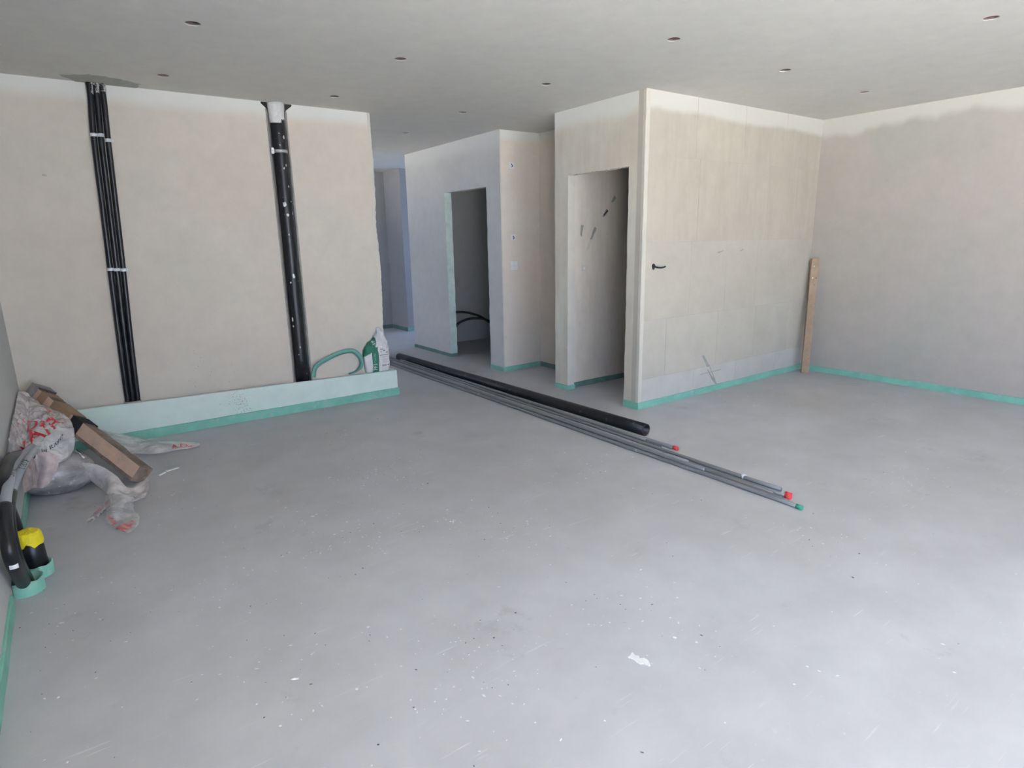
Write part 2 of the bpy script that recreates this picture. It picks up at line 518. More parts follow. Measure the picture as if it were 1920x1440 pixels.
# closet block, front wall of gypsum blocks
wf = struct(boxes('wall_closet_front', [(XK, XR, YK, YK + .08, 0, H)], 'joint'))
ROWS = [(.0, .25, [3.775, 4.455, 5.085, 5.75, XR], 5),
        (.25, .745, [3.775, 4.055, 4.76, 5.35, 5.93, XR], 4),
        (.745, 1.37, [3.775, 4.34, 4.845, 5.313, 5.855, XR], 3),
        (1.37, 2.03, [3.775, 4.40, 4.915, 5.42, 5.90, XR], 0),
        (2.03, H, [3.775, 4.34, 5.0, 5.65, XR], 1)]
g = .0022
for ri, (z0, z1, xs, ti) in enumerate(ROWS):
    for a, b in zip(xs, xs[1:]):
        bm = bmesh.new()
        box(bm, a + (g if a > 3.78 else .0004), b - (g if b < XR else 0), YK - .0012 - random.random() * .0008, YK + .004, z0 + g * (ri > 0), z1 - g * (ri < 4))
        t = ti if ti >= 3 else random.choice((0, 1, 2))
        link('gypsum_block', bm, 'tile%d' % t, wf)
bm = bmesh.new(); prev = None                  # rounded filler bead on the outer corner
for i in range(61):
    z = H * i / 60
    w = .003 * noise.noise(Vector((0, 3, z * 3)))
    cur = [bm.verts.new(p) for p in ((3.775 + w, YK - .0018, z), (XK + .002, YK - .0035, z), (XK - .0035, YK + .002, z), (XK - .0015, YK + .03 + w, z))]
    if prev:
        for k in range(3): bm.faces.new((prev[k], prev[k + 1], cur[k + 1], cur[k]))
    prev = cur
fix(bm); link('corner_bead', bm, 'bead', wf)

DA, DB, DH = 3.565, 4.301, 1.965
wcl = struct(boxes('wall_closet_left', [(XK, XK + .08, YK + .08, DA, 0, H), (XK, XK + .08, DA, DB, DH, H), (XK, XK + .08, DB, YKF, 0, H)], 'closet'))
struct(boxes('wall_closet_rear', [(XK + .08, XR, YKF - .14, YKF, 0, H)], 'closet_in'))
# pale door reveals with rough edges
def reveal(parent, x0, x1, y, z1, mat, face):
    bm = bmesh.new(); prev = None
    for i in range(41):
        z = z1 * i / 40
        j = random.uniform(-.003, .003)
        cur = [bm.verts.new(p) for p in ((x0 - .0015, y - face * .004, z), (x0 + j - .001, y + face * .002, z), (x1 + j, y + face * .002, z), (x1 + .001, y - face * .003, z))]
        if prev:
            for k in range(3): bm.faces.new((prev[k], prev[k + 1], cur[k + 1], cur[k]))
        prev = cur
    fix(bm)
    return link('door_reveal', bm, mat, parent)
reveal(wcl, XK, XK + .08, DB, DH, 'bead', -1)
reveal(wcl, XK, XK + .08, DA, DH, 'bead', 1)
bm = bmesh.new(); prev = None                  # ragged plaster under the lintel
for i in range(41):
    y = DA + (DB - DA) * i / 40
    z = DH - random.random() * .010
    cur = [bm.verts.new((XK - .001, y, DH + .006)), bm.verts.new((XK - .001, y, z)), bm.verts.new((XK + .08, y, z + .003))]
    if prev:
        for k in range(2): bm.faces.new((prev[k], prev[k + 1], cur[k + 1], cur[k]))
    prev = cur
fix(bm); link('lintel_edge', bm, 'bead', wcl)

# niche between closet block and middle block
struct(boxes('wall_niche', [(XN, XN + .08, YKF, YM, 0, H)], 'middle_warm'))
# middle block
wmf = struct(boxes('wall_middle_front', [(XM, XR, YM, YM + .08, 0, H)], 'middle_warm'))
MA, MB = 5.647, 6.54
wml = struct(boxes('wall_middle_left', [(XM, XM + .09, YM + .08, MA, 0, H), (XM, XM + .09, MA, MB, DH, H), (XM, XM + .09, MB, YMF, 0, H)], 'middle'))
boxes('plaster_skin', [(XM - .0012, XM, YM - .0005, YM + .0805, 0, H)], 'middle', wml)
struct(boxes('wall_middle_rear', [(XM + .09, XR, YMF - .05, YMF, 0, H)], 'middle'))
reveal(wml, XM, XM + .09, MB, DH, 'reveal_green', -1)
reveal(wml, XM, XM + .09, MA, DH, 'reveal_green', 1)
bm = bmesh.new(); box(bm, XM - .001, XM + .012, YM - .0015, YM + .001, 0, H)
link('corner_bead', bm, 'bead', wmf)
# far end of the corridor
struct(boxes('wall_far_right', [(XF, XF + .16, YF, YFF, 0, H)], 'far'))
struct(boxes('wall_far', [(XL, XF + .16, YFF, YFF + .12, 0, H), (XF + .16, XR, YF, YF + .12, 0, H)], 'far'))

# green foam edge strips at the foot of the walls
def strip(name, a, b, n, hgt=.058, th=.010, mat='foam', z0=0.0):
    """strip along a wall from a to b (2-D), n = outward normal"""
    a = Vector((*a, 0)); b = Vector((*b, 0)); n = Vector((*n, 0))
    L = (b - a).length; k = max(2, int(L / .06))
    bm = bmesh.new(); prev = None
    for i in range(k + 1):
        p = a.lerp(b, i / k)
        hh = hgt + .004 * noise.noise(p * 3 + Vector((9, 1, 0))) + random.uniform(-.001, .001)
        t = th + .0025 * noise.noise(p * 5)
        cur = [bm.verts.new(p + Vector((0, 0, z0))), bm.verts.new(p + n * t + Vector((0, 0, z0))), bm.verts.new(p + n * (t - .001) + Vector((0, 0, hh - .002))), bm.verts.new(p + n * (t * .5) + Vector((0, 0, hh))), bm.verts.new(p + Vector((0, 0, hh)))]
        if prev:
            for q in range(5):
                bm.faces.new((prev[q], prev[(q + 1) % 5], cur[(q + 1) % 5], cur[q]))
        else: bm.faces.new(cur)
        prev = cur
    bm.faces.new(prev[::-1])
    fix(bm)
    return struct(link(name, bm, mat))
strip('baseboard_right', (XR, YK), (XR, YW), (-1, 0), .058)
strip('baseboard_closet_front', (XK - .011, YK), (XR - .012, YK), (0, -1), .058)
strip('baseboard_closet_left', (XK, YK), (XK, DA), (-1, 0), .058)
strip('baseboard_closet_jamb', (XK, DB), (XK, YKF), (-1, 0), .045)
strip('baseboard_closet_reveal', (XK - .01, DB), (XK + .085, DB), (0, -1), .045)
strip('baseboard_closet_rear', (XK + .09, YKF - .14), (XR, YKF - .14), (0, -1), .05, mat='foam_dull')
strip('baseboard_left', (XL, -.49), (XL, 2.98), (1, 0), .058, .012)
strip('baseboard_left_rear', (XL, 3.34), (XL, YB - .1), (1, 0), .058, .012)
strip('baseboard_middle_front', (XM - .01, YM), (XN, YM), (0, -1), .05)
strip('baseboard_middle_left', (XM, YM - .01), (XM, MA), (-1, 0), .045)
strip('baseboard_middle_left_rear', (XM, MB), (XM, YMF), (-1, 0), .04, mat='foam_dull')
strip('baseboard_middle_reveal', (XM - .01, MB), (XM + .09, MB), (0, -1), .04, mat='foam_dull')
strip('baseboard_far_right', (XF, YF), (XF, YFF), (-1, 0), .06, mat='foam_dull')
strip('baseboard_far_jamb', (XF - .01, YF), (XF + .16, YF), (0, -1), .06)
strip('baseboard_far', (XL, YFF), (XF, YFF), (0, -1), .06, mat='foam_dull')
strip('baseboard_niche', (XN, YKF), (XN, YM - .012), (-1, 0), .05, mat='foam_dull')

# ------------------------------------------------------------------ ceiling details
SPOT_LABEL = ['round downlight hole in ceiling in front of the three slim pipes, nearer of its pair',
 'round downlight hole in ceiling in front of the soil pipe, midway to the photo top',
 'reddish downlight hole nearest the camera above the middle of the room',
 'downlight hole at the top right corner of the photo, largest on the right side',
 'downlight hole in ceiling just in front of the closet block front wall',
 'downlight hole in ceiling nearest the inner right corner of the room',
 'downlight hole in ceiling left of the closet block door wall',
 'downlight hole in ceiling in front of the middle block, at corridor mouth',
 'downlight hole in ceiling just in front of the free end of the back wall',
 'dark downlight hole close to the ceiling patch above the three black pipes',
 'farthest small downlight hole, deep in the corridor ceiling']
for (x, y), lb in zip(SPOT, SPOT_LABEL):
    e = empty('downlight_recess', (x, y, H + .014), lb, 'ceiling hole', 'downlight holes in the ceiling')
    bm = bmesh.new()
    n = 20
    r0 = HR + .004
    a = [bm.verts.new((x + r0 * math.cos(2 * PI * k / n), y + r0 * math.sin(2 * PI * k / n), H + .0042)) for k in range(n)]
    b = [bm.verts.new((v.co.x, v.co.y, H + .085)) for v in a]
    for k in range(n): bm.faces.new((a[k], a[(k + 1) % n], b[(k + 1) % n], b[k]))
    bm.faces.new(b); fix(bm)
    adopt(link('recess_cup', bm, 'cup'), e)
    bm = bmesh.new()
    path = [(x + (HR - .0045) * math.cos(q), y + (HR - .004) * math.sin(q), H + .012) for q in [2 * PI * k / 24 for k in range(25)]]
    tube(bm, path, .0035, 6, cap=False)
    adopt(link('retaining_ring', bm, 'hollow_red'), e)
    bm = bmesh.new()
    tube(bm, catmull([(x + .02, y + .012, H + .084), (x + .006, y - .004, H + .05), (x - .012, y + .004, H + .022), (x - .004, y + .014, H + .05)], 5), .0035, 6)
    adopt(link('cable_tail', bm, 'hollow_red'), e)

# grey filler patch on the ceiling above the three pipes
def blob_poly(pts, jag=.006, sub=6):
    out = []
    n = len(pts)
    for i in range(n):
        a, b = Vector(pts[i]), Vector(pts[(i + 1) % n])
        for k in range(sub):
            p = a.lerp(b, k / sub)
            out.append(p + Vector([random.uniform(-jag, jag) for _ in p]))
    return out
def slab_poly(name, pts3, normal, th, mat, parent):
    bm = bmesh.new(); nn = Vector(normal) * th
    f = bm.faces.new([bm.verts.new(p) for p in pts3])
    r = bmesh.ops.extrude_face_region(bm, geom=[f])
    for vv in [q for q in r['geom'] if isinstance(q, bmesh.types.BMVert)]: vv.co += nn
    bmesh.ops.triangulate(bm, faces=bm.faces[:])
    fix(bm)
    return link(name, bm, mat, parent)
pp = [pix(u, w, 'z', H)[:2] for u, w in ((112, 140), (165, 139), (215, 146), (262, 157), (255, 164), (205, 163), (150, 157))]
slab_poly('mortar_patch', [(p[0], min(p[1], YB - .002), H) for p in blob_poly(pp, .012)], (0, 0, -1), .003, plain('grey_filler', (.44, .44, .39), .95, .1, 20), ceil)

# ------------------------------------------------------------------ boxing along the foot of the back wall
YBX = 5.205
bxg = empty('pipe_boxing', (1.0, YBX + .03, 0), 'long low pale green plasterboard boxing along the foot of the back wall', 'boxing')
bm = bmesh.new()
x0, x1 = XL + .002, 2.395
zt = lambda x: .290 + (.238 - .290) * (x - 0) / 2.4
vs = []
for (xx, yy) in ((x0, YBX), (x1, YBX), (x1, YB + .24), (x0, YB + .24)):
    pass
def prismx(bm, xa, xb, ya, yb, za, zb0, zb1, mi=0):
    v = [bm.verts.new(p) for p in ((xa, ya, za), (xb, ya, za), (xb, yb, za), (xa, yb, za), (xa, ya, zb0), (xb, ya, zb1), (xb, yb, zb1), (xa, yb, zb0))]
    for f in ((0, 3, 2, 1), (4, 5, 6, 7), (0, 1, 5, 4), (2, 3, 7, 6), (0, 4, 7, 3), (1, 2, 6, 5)):
        bm.faces.new([v[i] for i in f]).material_index = mi
prismx(bm, x0, x1, YBX, YBX + .0125, .004, zt(x0), zt(x1))
adopt(link('front_panel', bm, 'board'), bxg)
bm = bmesh.new()
prismx(bm, x0, x1, YBX + .0128, YBX + .020, .004, zt(x0) + .001, zt(x1) + .001)
adopt(link('panel_core', bm, 'board_edge'), bxg)
bm = bmesh.new()
prismx(bm, XBE + .006, x1, YBX + .0205, YB + .13, .004, zt(x1) - .001, zt(x1) - .001)
prismx(bm, 1.66, XBE + .004, YBX + .0205, YB - .002, .2, zt(1.66) - .012, zt(x1) - .012)
adopt(link('return_panel', bm, 'board_edge'), bxg)
s = strip('foam_strip', (x0 + .02, YBX), (x1 + .012, YBX), (0, -1), .07, .012)
del s['kind']; adopt(s, bxg)
s = strip('foam_strip', (x1, YBX - .01), (x1, YB + .13), (1, 0), .07, .012)
del s['kind']; adopt(s, bxg)

# ------------------------------------------------------------------ three slim black pipes
PR = .0185
tops = [(.326, 2.5), (.363, 2.5), (.402, 2.5)]
cent = lambda k: [(.318 + k * .037, YB - .024, 2.5), (.314 + k * .038, YB - .024, 2.38), (.297 + k * .041, YB - .024, 2.17), (.283 + k * .0405, YB - .022, 1.8), (.263 + k * .039, YB - .022, 1.25), (.246 + k * .035, YB - .022, .75), (.231 + k * .0325, YB - .022, .24)]
PLB = ['leftmost of the three slim black pipes running down the back wall', 'middle one of the three slim black pipes running down the back wall', 'rightmost of the three slim black pipes running down the back wall']
for k in range(3):
    pts = catmull(cent(k), 8)
    e = empty('water_pipe', pts[-1], PLB[k], 'pipe', 'slim black pipes on the back wall')
    bm = bmesh.new(); tube(bm, pts, PR - (.001 if k else 0), 14)
    adopt(link('pipe_run', bm, 'black', None, True), e)
    for zc in ((2.165 if k < 2 else 2.135), 1.265 - .004 * k):
        p = min(pts, key=lambda q: abs(q.z - zc))
        bm = bmesh.new()
        tube(bm, [(p.x, p.y, zc - .011), (p.x, p.y, zc + .011)], PR + .0025, 16)
        box(bm, p.x - .012, p.x + .012, p.y, YB - .0005, zc - .009, zc + .009)
        if k == 2: box(bm, p.x + .018, p.x + .03, p.y + .004, YB - .001, zc - .007, zc + .007)
        adopt(link('pipe_clip', bm, 'white'), e)
    bm = bmesh.new()
    tube(bm, catmull([(pts[0].x, YB - .02, 2.497), (pts[0].x + .002, YB - .021, 2.47), (pts[0].x, YB - .022, 2.425 + .01 * k)], 5), lambda t: .0212 - .002 * t, 14, jit=.0012)
    adopt(link('plaster_smear', bm, 'smear'), e)
    p = pts[-1]
    bm = bmesh.new(); tube(bm, [(p.x, p.y, .278), (p.x, p.y, .292)], PR + .006, 10, jit=.002)
    adopt(link('foot_mortar', bm, 'mortar'), e)

# ------------------------------------------------------------------ soil pipe in its chase
SX, SY, SR = 1.543, YB + .012, .054
e = empty('soil_pipe', (SX, SY, .2), 'thick black soil pipe spattered with white plaster, in a chase of the back wall', 'pipe')
bm = bmesh.new(); tube(bm, [(SX - .006 * t / 10 + 0.003, SY, 2.5 - 2.28 * t / 10) for t in range(11)], SR, 28)
adopt(link('pipe_run', bm, 'black_soil', None, True), e)
bm = bmesh.new(); tube(bm, [(SX, SY, 2.125), (SX, SY, 2.15)], SR + .005, 28)
cl = adopt(link('pipe_clamp', bm, 'steel'), e)
bm = bmesh.new(); box(bm, SX - SR - .022, SX - SR - .002, YB - .03, YB - .008, 2.115, 2.16); tube(bm, [(SX - SR - .011, YB - .045, 2.137), (SX - SR - .011, YB + .03, 2.137)], .006, 8)
o = link('clamp_screw', bm, 'steel'); o.parent = cl
bm = bmesh.new()                              # plaster collar at the ceiling
tube(bm, [(SX - .002, SY - .006, 2.499), (SX, SY - .006, 2.47), (SX, SY - .004, 2.43), (SX, SY - .002, 2.385), (SX, SY, 2.35)], lambda t: .068 - .015 * t, 26, jit=.0025)
adopt(link('plaster_collar', bm, 'mortar_light', None, True), e)
def drop(x, z, w, h):
    bm = bmesh.new(); n = 10
    ring = []
    for k in range(n):
        a = 2 * PI * k / n; rr = random.uniform(.7, 1.15)
        xx = x + w * rr * math.cos(a); zz = z + h * rr * math.sin(a)
        dx = max(-.99, min(.99, (xx - SX) / (SR + .001)))
        ring.append(bm.verts.new((xx, SY - (SR + .001) * math.sqrt(1 - dx * dx), zz)))
    dx = (x - SX) / SR
    c = bm.verts.new((x, SY - SR * math.sqrt(max(.02, 1 - dx * dx)) - .004, z))
    for k in range(n): bm.faces.new((ring[k], ring[(k + 1) % n], c))
    fix(bm)
    return adopt(link('plaster_drop', bm, 'mortar_light'), e)
for u, w, a, b in ((532, 258, .009, .014), (522, 250, .004, .005), (524, 272, .006, .004), (533, 383, .014, .02), (539, 403, .010, .012), (549, 400, .006, .012),
                   (550, 518, .010, .022), (545, 530, .006, .008), (548, 600, .006, .025), (550, 612, .005, .01), (562, 651, .005, .008), (546, 378, .007, .006),
                   (530, 225, .004, .004), (536, 310, .006, .012), (532, 316, .007, .01), (541, 350, .005, .01), (541, 440, .004, .008), (560, 665, .004, .006), (575, 700, .004, .004), (560, 704, .005, .004)):
    p = pix(u, w, 'y', YB - .03)
    drop(max(SX - .045, min(SX + .045, p.x)), p.z, a, b)
# flat dark plates painted as the shaded hollow where the chase meets the ceiling
bm = bmesh.new()
for xa, xb in ((1.43, 1.475), (1.612, 1.665)):
    v = [bm.verts.new(p) for p in ((xa if xa < 1.5 else xb, YB - .0022, 2.498), (xb if xa < 1.5 else xa, YB - .0022, 2.498), (xb if xa < 1.5 else xa, YB - .0022, 2.445), (xa if xa < 1.5 else xb, YB - .0022, 2.486))]
    r = bm.faces.new(v)
r = bmesh.ops.extrude_face_region(bm, geom=bm.faces[:])
for vv in [q for q in r['geom'] if isinstance(q, bmesh.types.BMVert)]: vv.co.y += .004
fix(bm); link('chase_shade_plate', bm, 'dark', wb)

# ------------------------------------------------------------------ looped green foam band on the boxing
cpts = [pix(588, 707, 'y', 5.235), pix(592, 688, 'y', 5.235), pix(615, 672, 'y', 5.23), pix(640, 661, 'y', 5.232), pix(660, 658, 'y', 5.238), pix(673, 666, 'y', 5.242),
        pix(678, 678, 'y', 5.245), pix(676, 688, 'y', 5.238), pix(668, 696, 'y', 5.228), pix(655, 701, 'y', 5.224)]
cp = catmull(cpts, 7)
bm = bmesh.new(); prev = None
n = len(cp)
for i, p in enumerate(cp):
    t = (cp[min(i + 1, n - 1)] - cp[max(i - 1, 0)]).normalized()
    tt = i / (n - 1)
    lat = Vector((t.z, 0, -t.x)).normalized()        # in-plane normal
    wv = (Vector((0, 1, 0)) * (.25 + .7 * min(1, max(0, (tt - .55) * 3))) + lat * (1 - min(1, max(0, (tt - .45) * 2.2))) * .9).normalized()
    hw = .020
    th = wv.cross(t).normalized() * .0035
    cur = [bm.verts.new(p + wv * hw + th), bm.verts.new(p - wv * hw + th), bm.verts.new(p - wv * hw - th), bm.verts.new(p + wv * hw - th)]
    for c in cur: c.co.y = min(c.co.y, YB - .003)
    if prev:
        for k in range(4): bm.faces.new((prev[k], prev[(k + 1) % 4], cur[(k + 1) % 4], cur[k]))
    else: bm.faces.new(cur)
    prev = cur
bm.faces.new(prev[::-1]); fix(bm)
tag(link('foam_band', bm, plain('teal_foam', (.17, .42, .33), .5, .1, 8), None, True), 'green foam band bent into a loop on the boxing beside the white bag', 'foam strip')

# ------------------------------------------------------------------ plaster bag
BX, BY, BZ0 = 2.222, 5.262, .247
bag = empty('plaster_bag', (BX, BY, BZ0), 'crumpled white paper bag with green stripe standing on the end of the boxing', 'bag')
#        z,  cx,   a,    b
RB = [(0, 0, .112, .050), (.03, 0, .118, .056), (.10, .002, .122, .060), (.17, .002, .126, .060), (.21, .0, .120, .056), (.245, .006, .104, .050),
      (.28, .022, .080, .042), (.31, .036, .058, .036), (.34, .046, .044, .030), (.37, .050, .032, .020), (.395, .040, .020, .014), (.405, .036, .006, .006)]
def ringat(z):
    z = max(0, min(.404, z))
    for (za, ca, aa, ba), (zb, cb, ab, bb) in zip(RB, RB[1:]):
        if za <= z <= zb:
            t = (z - za) / (zb - za); return ca + (cb - ca) * t, aa + (ab - aa) * t, ba + (bb - ba) * t
def bagpt(ang, z):
    c, a, b = ringat(z)
    ca, sa = math.cos(ang), math.sin(ang)
    pw = .55
    p = Vector((BX + c + a * math.copysign(abs(ca) ** pw, ca), BY + b * math.copysign(abs(sa) ** pw, sa), BZ0 + z))
    cr = noise.noise(p * 14) * .012 * min(1, z * 8) + ((.5 - abs(noise.noise(p * 19)) * 2.4) * .012 + noise.noise(p * 40) * .008) * max(0, min(1, (z - .14) * 9))
    p += Vector((ca, sa, 0)) * cr
    p.y = min(p.y, YB + .03) if p.x > XBE + .012 else min(p.y, YB - .002)
    return p
bm = bmesh.new(); rings = []
NA = 84; NZ = 70
for j in range(NZ + 1):
    z = .404 * j / NZ
    rings.append([bm.verts.new(bagpt(2 * PI * k / NA, z)) for k in range(NA)])
for j in range(NZ):
    for k in range(NA):
        f = bm.faces.new((rings[j][k], rings[j][(k + 1) % NA], rings[j + 1][(k + 1) % NA], rings[j + 1][k]))
        c = f.calc_center_median(); z = c.z - BZ0
        fx = c.x - BX
        if c.y < BY + .01 and -.062 < fx < -.010 and z < .235: f.material_index = 1
        elif c.y < BY + .04 and fx < -.010 and .215 + (fx + .01) * .55 < z < .33: f.material_index = 1
bm.faces.new(rings[0][::-1]); bm.faces.new(rings[-1]); fix(bm)
adopt(link('bag_body', bm, ['bag_white', 'bag_green'], None, True), bag)
def on_bag(x, z, off=.0016):
    best = None
    for k in range(NA * 2):
        a = PI + PI * k / (NA * 2)
        p = bagpt(a, z)
        if best is None or abs(p.x - (BX + x)) < abs(best.x - (BX + x)): best = p
    return Vector((BX + x, best.y - off, BZ0 + z))
def bag_text(s, mapf, mat):
    vs, fs = text_mesh(s)
    bm = bmesh.new()
    V = [bm.verts.new(on_bag(*mapf(u, w))) for u, w in vs]
    for f in fs:
        try: bm.faces.new([V[i] for i in f])
        except ValueError: pass
    adopt(link('print', bm, mat), bag)
bag_text('PF3', lambda u, w: (-.018 - w * .036, .022 + u * .058), 'bag_white')
bag_text('PLATRE', lambda u, w: (-.026 - w * .018, .092 + u * .085), plain('pale_green_print', (.25, .48, .38), .6))
bag_text('S', lambda u, w: (-.050 + u * .03, .255 + w * .034), 'bag_white')
for i, (z, a, b, h) in enumerate(((.150, .012, .108, .004), (.132, .03, .10, .003), (.110, .03, .098, .003), (.098, .034, .09, .003), (.085, .03, .095, .003), (.045, .03, .075, .018), (.052, .085, .10, .008), (.178, .016, .03, .012), (.19, .05, .066, .008), (.172, .075, .10, .006), (.205, .02, .05, .006))):
    bm = bmesh.new(); k = 8
    lo = [bm.verts.new(on_bag(a + (b - a) * q / k, z)) for q in range(k + 1)]
    hi = [bm.verts.new(on_bag(a + (b - a) * q / k, z + h)) for q in range(k + 1)]
    for q in range(k): bm.faces.new((lo[q], lo[q + 1], hi[q + 1], hi[q]))
    adopt(link('print', bm, 'ink' if i in (0, 7, 8, 9, 10, 6) else plain('grey_print', (.42, .42, .42), .6)), bag)

# ------------------------------------------------------------------ pipes and conduits on the floor
bm = bmesh.new()
BPR = .045
tube(bm, [Vector((3.262, 2.885, BPR)).lerp(Vector((3.155, 6.76, BPR)), i / 12) for i in range(13)], BPR, 28, inner=.80)
fix(bm)
tag(link('drain_pipe', bm, M['black_soil'] if False else plain('black_floor_pipe', (.013, .013, .015), .42, .3, 10, spec=.4, dust=(.09, .09, .10), dustamt=.60), None, True), 'thick black open-ended drain pipe lying on the floor beside grey conduits', 'pipe')

CR = .0125
def conduit(x_near, y_near, x_far, y_far, z, mat, cap, label, r=CR, sag=0, tie=None):
    a, b = Vector((x_near, y_near, z)), Vector((x_far, y_far, z))
    e = empty('grey_conduit', (x_near, y_near, 0), label, 'conduit', 'grey conduits lying in a bundle on the floor')
    bm = bmesh.new()
    ph = random.random() * 6
    path = [a.lerp(b, i / 30) + Vector((.004 * math.sin(ph + i * .4) * (0 if i in (0, 30) else 1), 0, 0)) for i in range(31)]
    tube(bm, path, r, 12)
    adopt(link('tube', bm, mat, None, True), e)
    if cap:
        d = (a - b).normalized()
        bm = bmesh.new(); tube(bm, [a - d * .02, a + d * .012], r + .0015, 14)
        adopt(link('end_cap', bm, cap), e)
    if tie is not None:
        t = (tie - y_near) / (y_far - y_near); p = a.lerp(b, t)
        bm = bmesh.new(); tube(bm, [p - Vector((.003, .010, 0)), p + Vector((.003, .010, 0))], r + .004, 12)
        adopt(link('white_tie', bm, 'white'), e)
YF0 = 6.9
conduit(2.955, 1.535, 2.948, 6.75, CR, 'conduit', 'green_cap', 'grey conduit with the green end, reaching closest to the camera')
conduit(2.982, 1.66, 2.975, YF0, CR, 'conduit3', None, 'dark grey conduit on the floor beside the green-ended one, without a coloured cap')
conduit(3.034, 1.645, 3.028, 6.8, CR, 'conduit', 'red', 'red-capped grey conduit lying left of the other red-capped one in the long bundle')
conduit(3.062, 1.660, 3.056, YF0, CR, 'conduit2', 'red', 'grey conduit with a red end cap and a white tie near its near end', tie=1.93)
conduit(3.048, 1.70, 3.042, 6.7, CR * 2.72, 'conduit', None, 'grey conduit with a white tie lying on top of the red-capped pair', r=.0122, tie=1.935)
conduit(3.008, 1.72, 3.001, 6.6, CR, 'conduit', None, 'grey conduit squeezed between the dark one and the red-capped pair')
conduit(2.968, 2.15, 2.962, 6.8, CR * 2.72, 'conduit', None, 'grey conduit resting on top of the left side of the bundle', r=.0115)
conduit(3.090, 2.20, 3.083, YF0, CR, 'conduit', None, 'grey conduit in the bundle between the two red-capped groups')
conduit(2.996, 2.3, 2.990, 6.6, CR * 2.72, 'conduit2', None, 'paler grey conduit on top of the middle of the bundle, starting farther back', r=.012)
conduit(3.186, 2.545, 3.139, 5.4, CR * 1.1, 'conduit2', 'red', 'single grey conduit with a red end cap lying next to the black drain pipe', r=.0135)
conduit(3.118, 2.62, 3.110, YF0, CR, 'conduit3', None, 'dark grey conduit just left of the single red-capped one')
conduit(3.104, 2.75, 3.097, 6.6, CR * 2.72, 'conduit', None, 'grey conduit resting on top between bundle and black drain pipe', r=.0115)

# ------------------------------------------------------------------ leaning wooden board in the corner
e = None
bm = bmesh.new()
a = pix(1508, 700, 'z', 0.0); b = Vector((6.235, 3.335, 1.165))
ax = (b - a).normalized()
wv = Vector((.78, -.62, 0)); wv = (wv - ax * wv.dot(ax)).normalized()
tv = ax.cross(wv).normalized()
hw, ht = .036, .014
prev = None
for i in range(13):
    p = a.lerp(b, i / 12)
    k = hw * (1.0 if i < 12 else .9)
    cur = [bm.verts.new(p + wv * s * k + tv * q * ht + Vector((0, 0, .004 * s * (i == 12)))) for s, q in ((-1, -1), (1, -1), (1, 1), (-1, 1))]
    if prev:
        for q in range(4): bm.faces.new((prev[q], prev[(q + 1) % 4], cur[(q + 1) % 4], cur[q]))
    else: bm.faces.new(cur)
    prev = cur
bm.faces.new(prev[::-1])
fix(bm)
zmin = min(v.co.z for v in bm.verts)
for v_ in bm.verts: v_.co.z -= zmin
bd = empty('wooden_board', a, 'narrow rough wooden board leaning upright in the corner by the right wall', 'board')
adopt(link('plank', bm, 'wood'), bd)
nrm = tv if tv.y < 0 else -tv
for t, s, sz, mt in ((.93, -.2, .010, 'mortar_light'), (.83, -.35, .012, 'mortar_light'), (.83, .6, .008, 'dark'), (.77, .3, .010, 'beam_dark'), (.13, .5, .012, 'beam_dark')):
    c = a.lerp(b, t) + wv * hw * s + nrm * (ht + .0004) - Vector((0, 0, zmin))
    bm = bmesh.new()
    bm.faces.new([bm.verts.new(c + (wv * math.cos(q) * .6 + ax * math.sin(q)) * sz * random.uniform(.7, 1.1) + nrm * .001) for q in [2 * PI * k / 9 for k in range(9)]])
    adopt(link('plaster_spot' if mt == 'mortar_light' else 'knot', bm, mt), bd)

# ------------------------------------------------------------------ holes, sockets, gouges
def quad_frame(name, ax_, val, u0, u1, z0, z1, mats, label, cat, depth=.004):
    """small recessed wiring box on a wall facing -y"""
    cx, cz = (u0 + u1) / 2, (z0 + z1) / 2
    e = empty(name, (cx, val, cz), label, cat)
    bm = bmesh.new()
    t = .006
    for b_ in ((u0, u1, z1 - t, z1), (u0, u1, z0, z0 + t), (u0, u0 + t, z0 + t, z1 - t), (u1 - t, u1, z0 + t, z1 - t)):
        box(bm, b_[0], b_[1], val - .004, val, b_[2], b_[3])
    adopt(link('box_rim', bm, mats[0]), e)
    bm = bmesh.new(); box(bm, u0 + t, u1 - t, val - .0015, val, z0 + t, z1 - t)
    adopt(link('box_back', bm, mats[1]), e)
    bm = bmesh.new()
    tube(bm, catmull([(cx, val - .002, cz - .016), (cx + .006, val - .012, cz - .004), (cx - .004, val - .012, cz + .006), (cx + .002, val - .003, cz + .017)], 4), .0045, 6)
    adopt(link('wire_end', bm, 'ink'), e)
    return e
quad_frame('wall_box', 'y', YM, 3.878, 3.938, 2.13, 2.19, ('white', 'white'), 'small pale wiring box high on the wall left of the niche', 'wiring box')
quad_frame('wall_box', 'y', YM, 3.883, 3.943, 1.405, 1.465, ('white', 'white'), 'small pale wiring box halfway up the wall left of the niche', 'wiring box')
e = empty('double_socket_box', (3.915, YM, 1.14), 'square white four-part blanking plate below the two wiring boxes', 'wiring box')
for i in (0, 1):
    for j in (0, 1):
        bm = bmesh.new(); box(bm, 3.868 + i * .048, 3.914 + i * .048, YM - .005, YM, 1.094 + j * .048, 1.140 + j * .048)
        adopt(link('plate_quarter', bm, 'white'), e)
bm = bmesh.new(); box(bm, 3.862, 3.968, YM - .002, YM - .0005, 1.088, 1.194)
adopt(link('mounting_frame', bm, 'bead'), e)
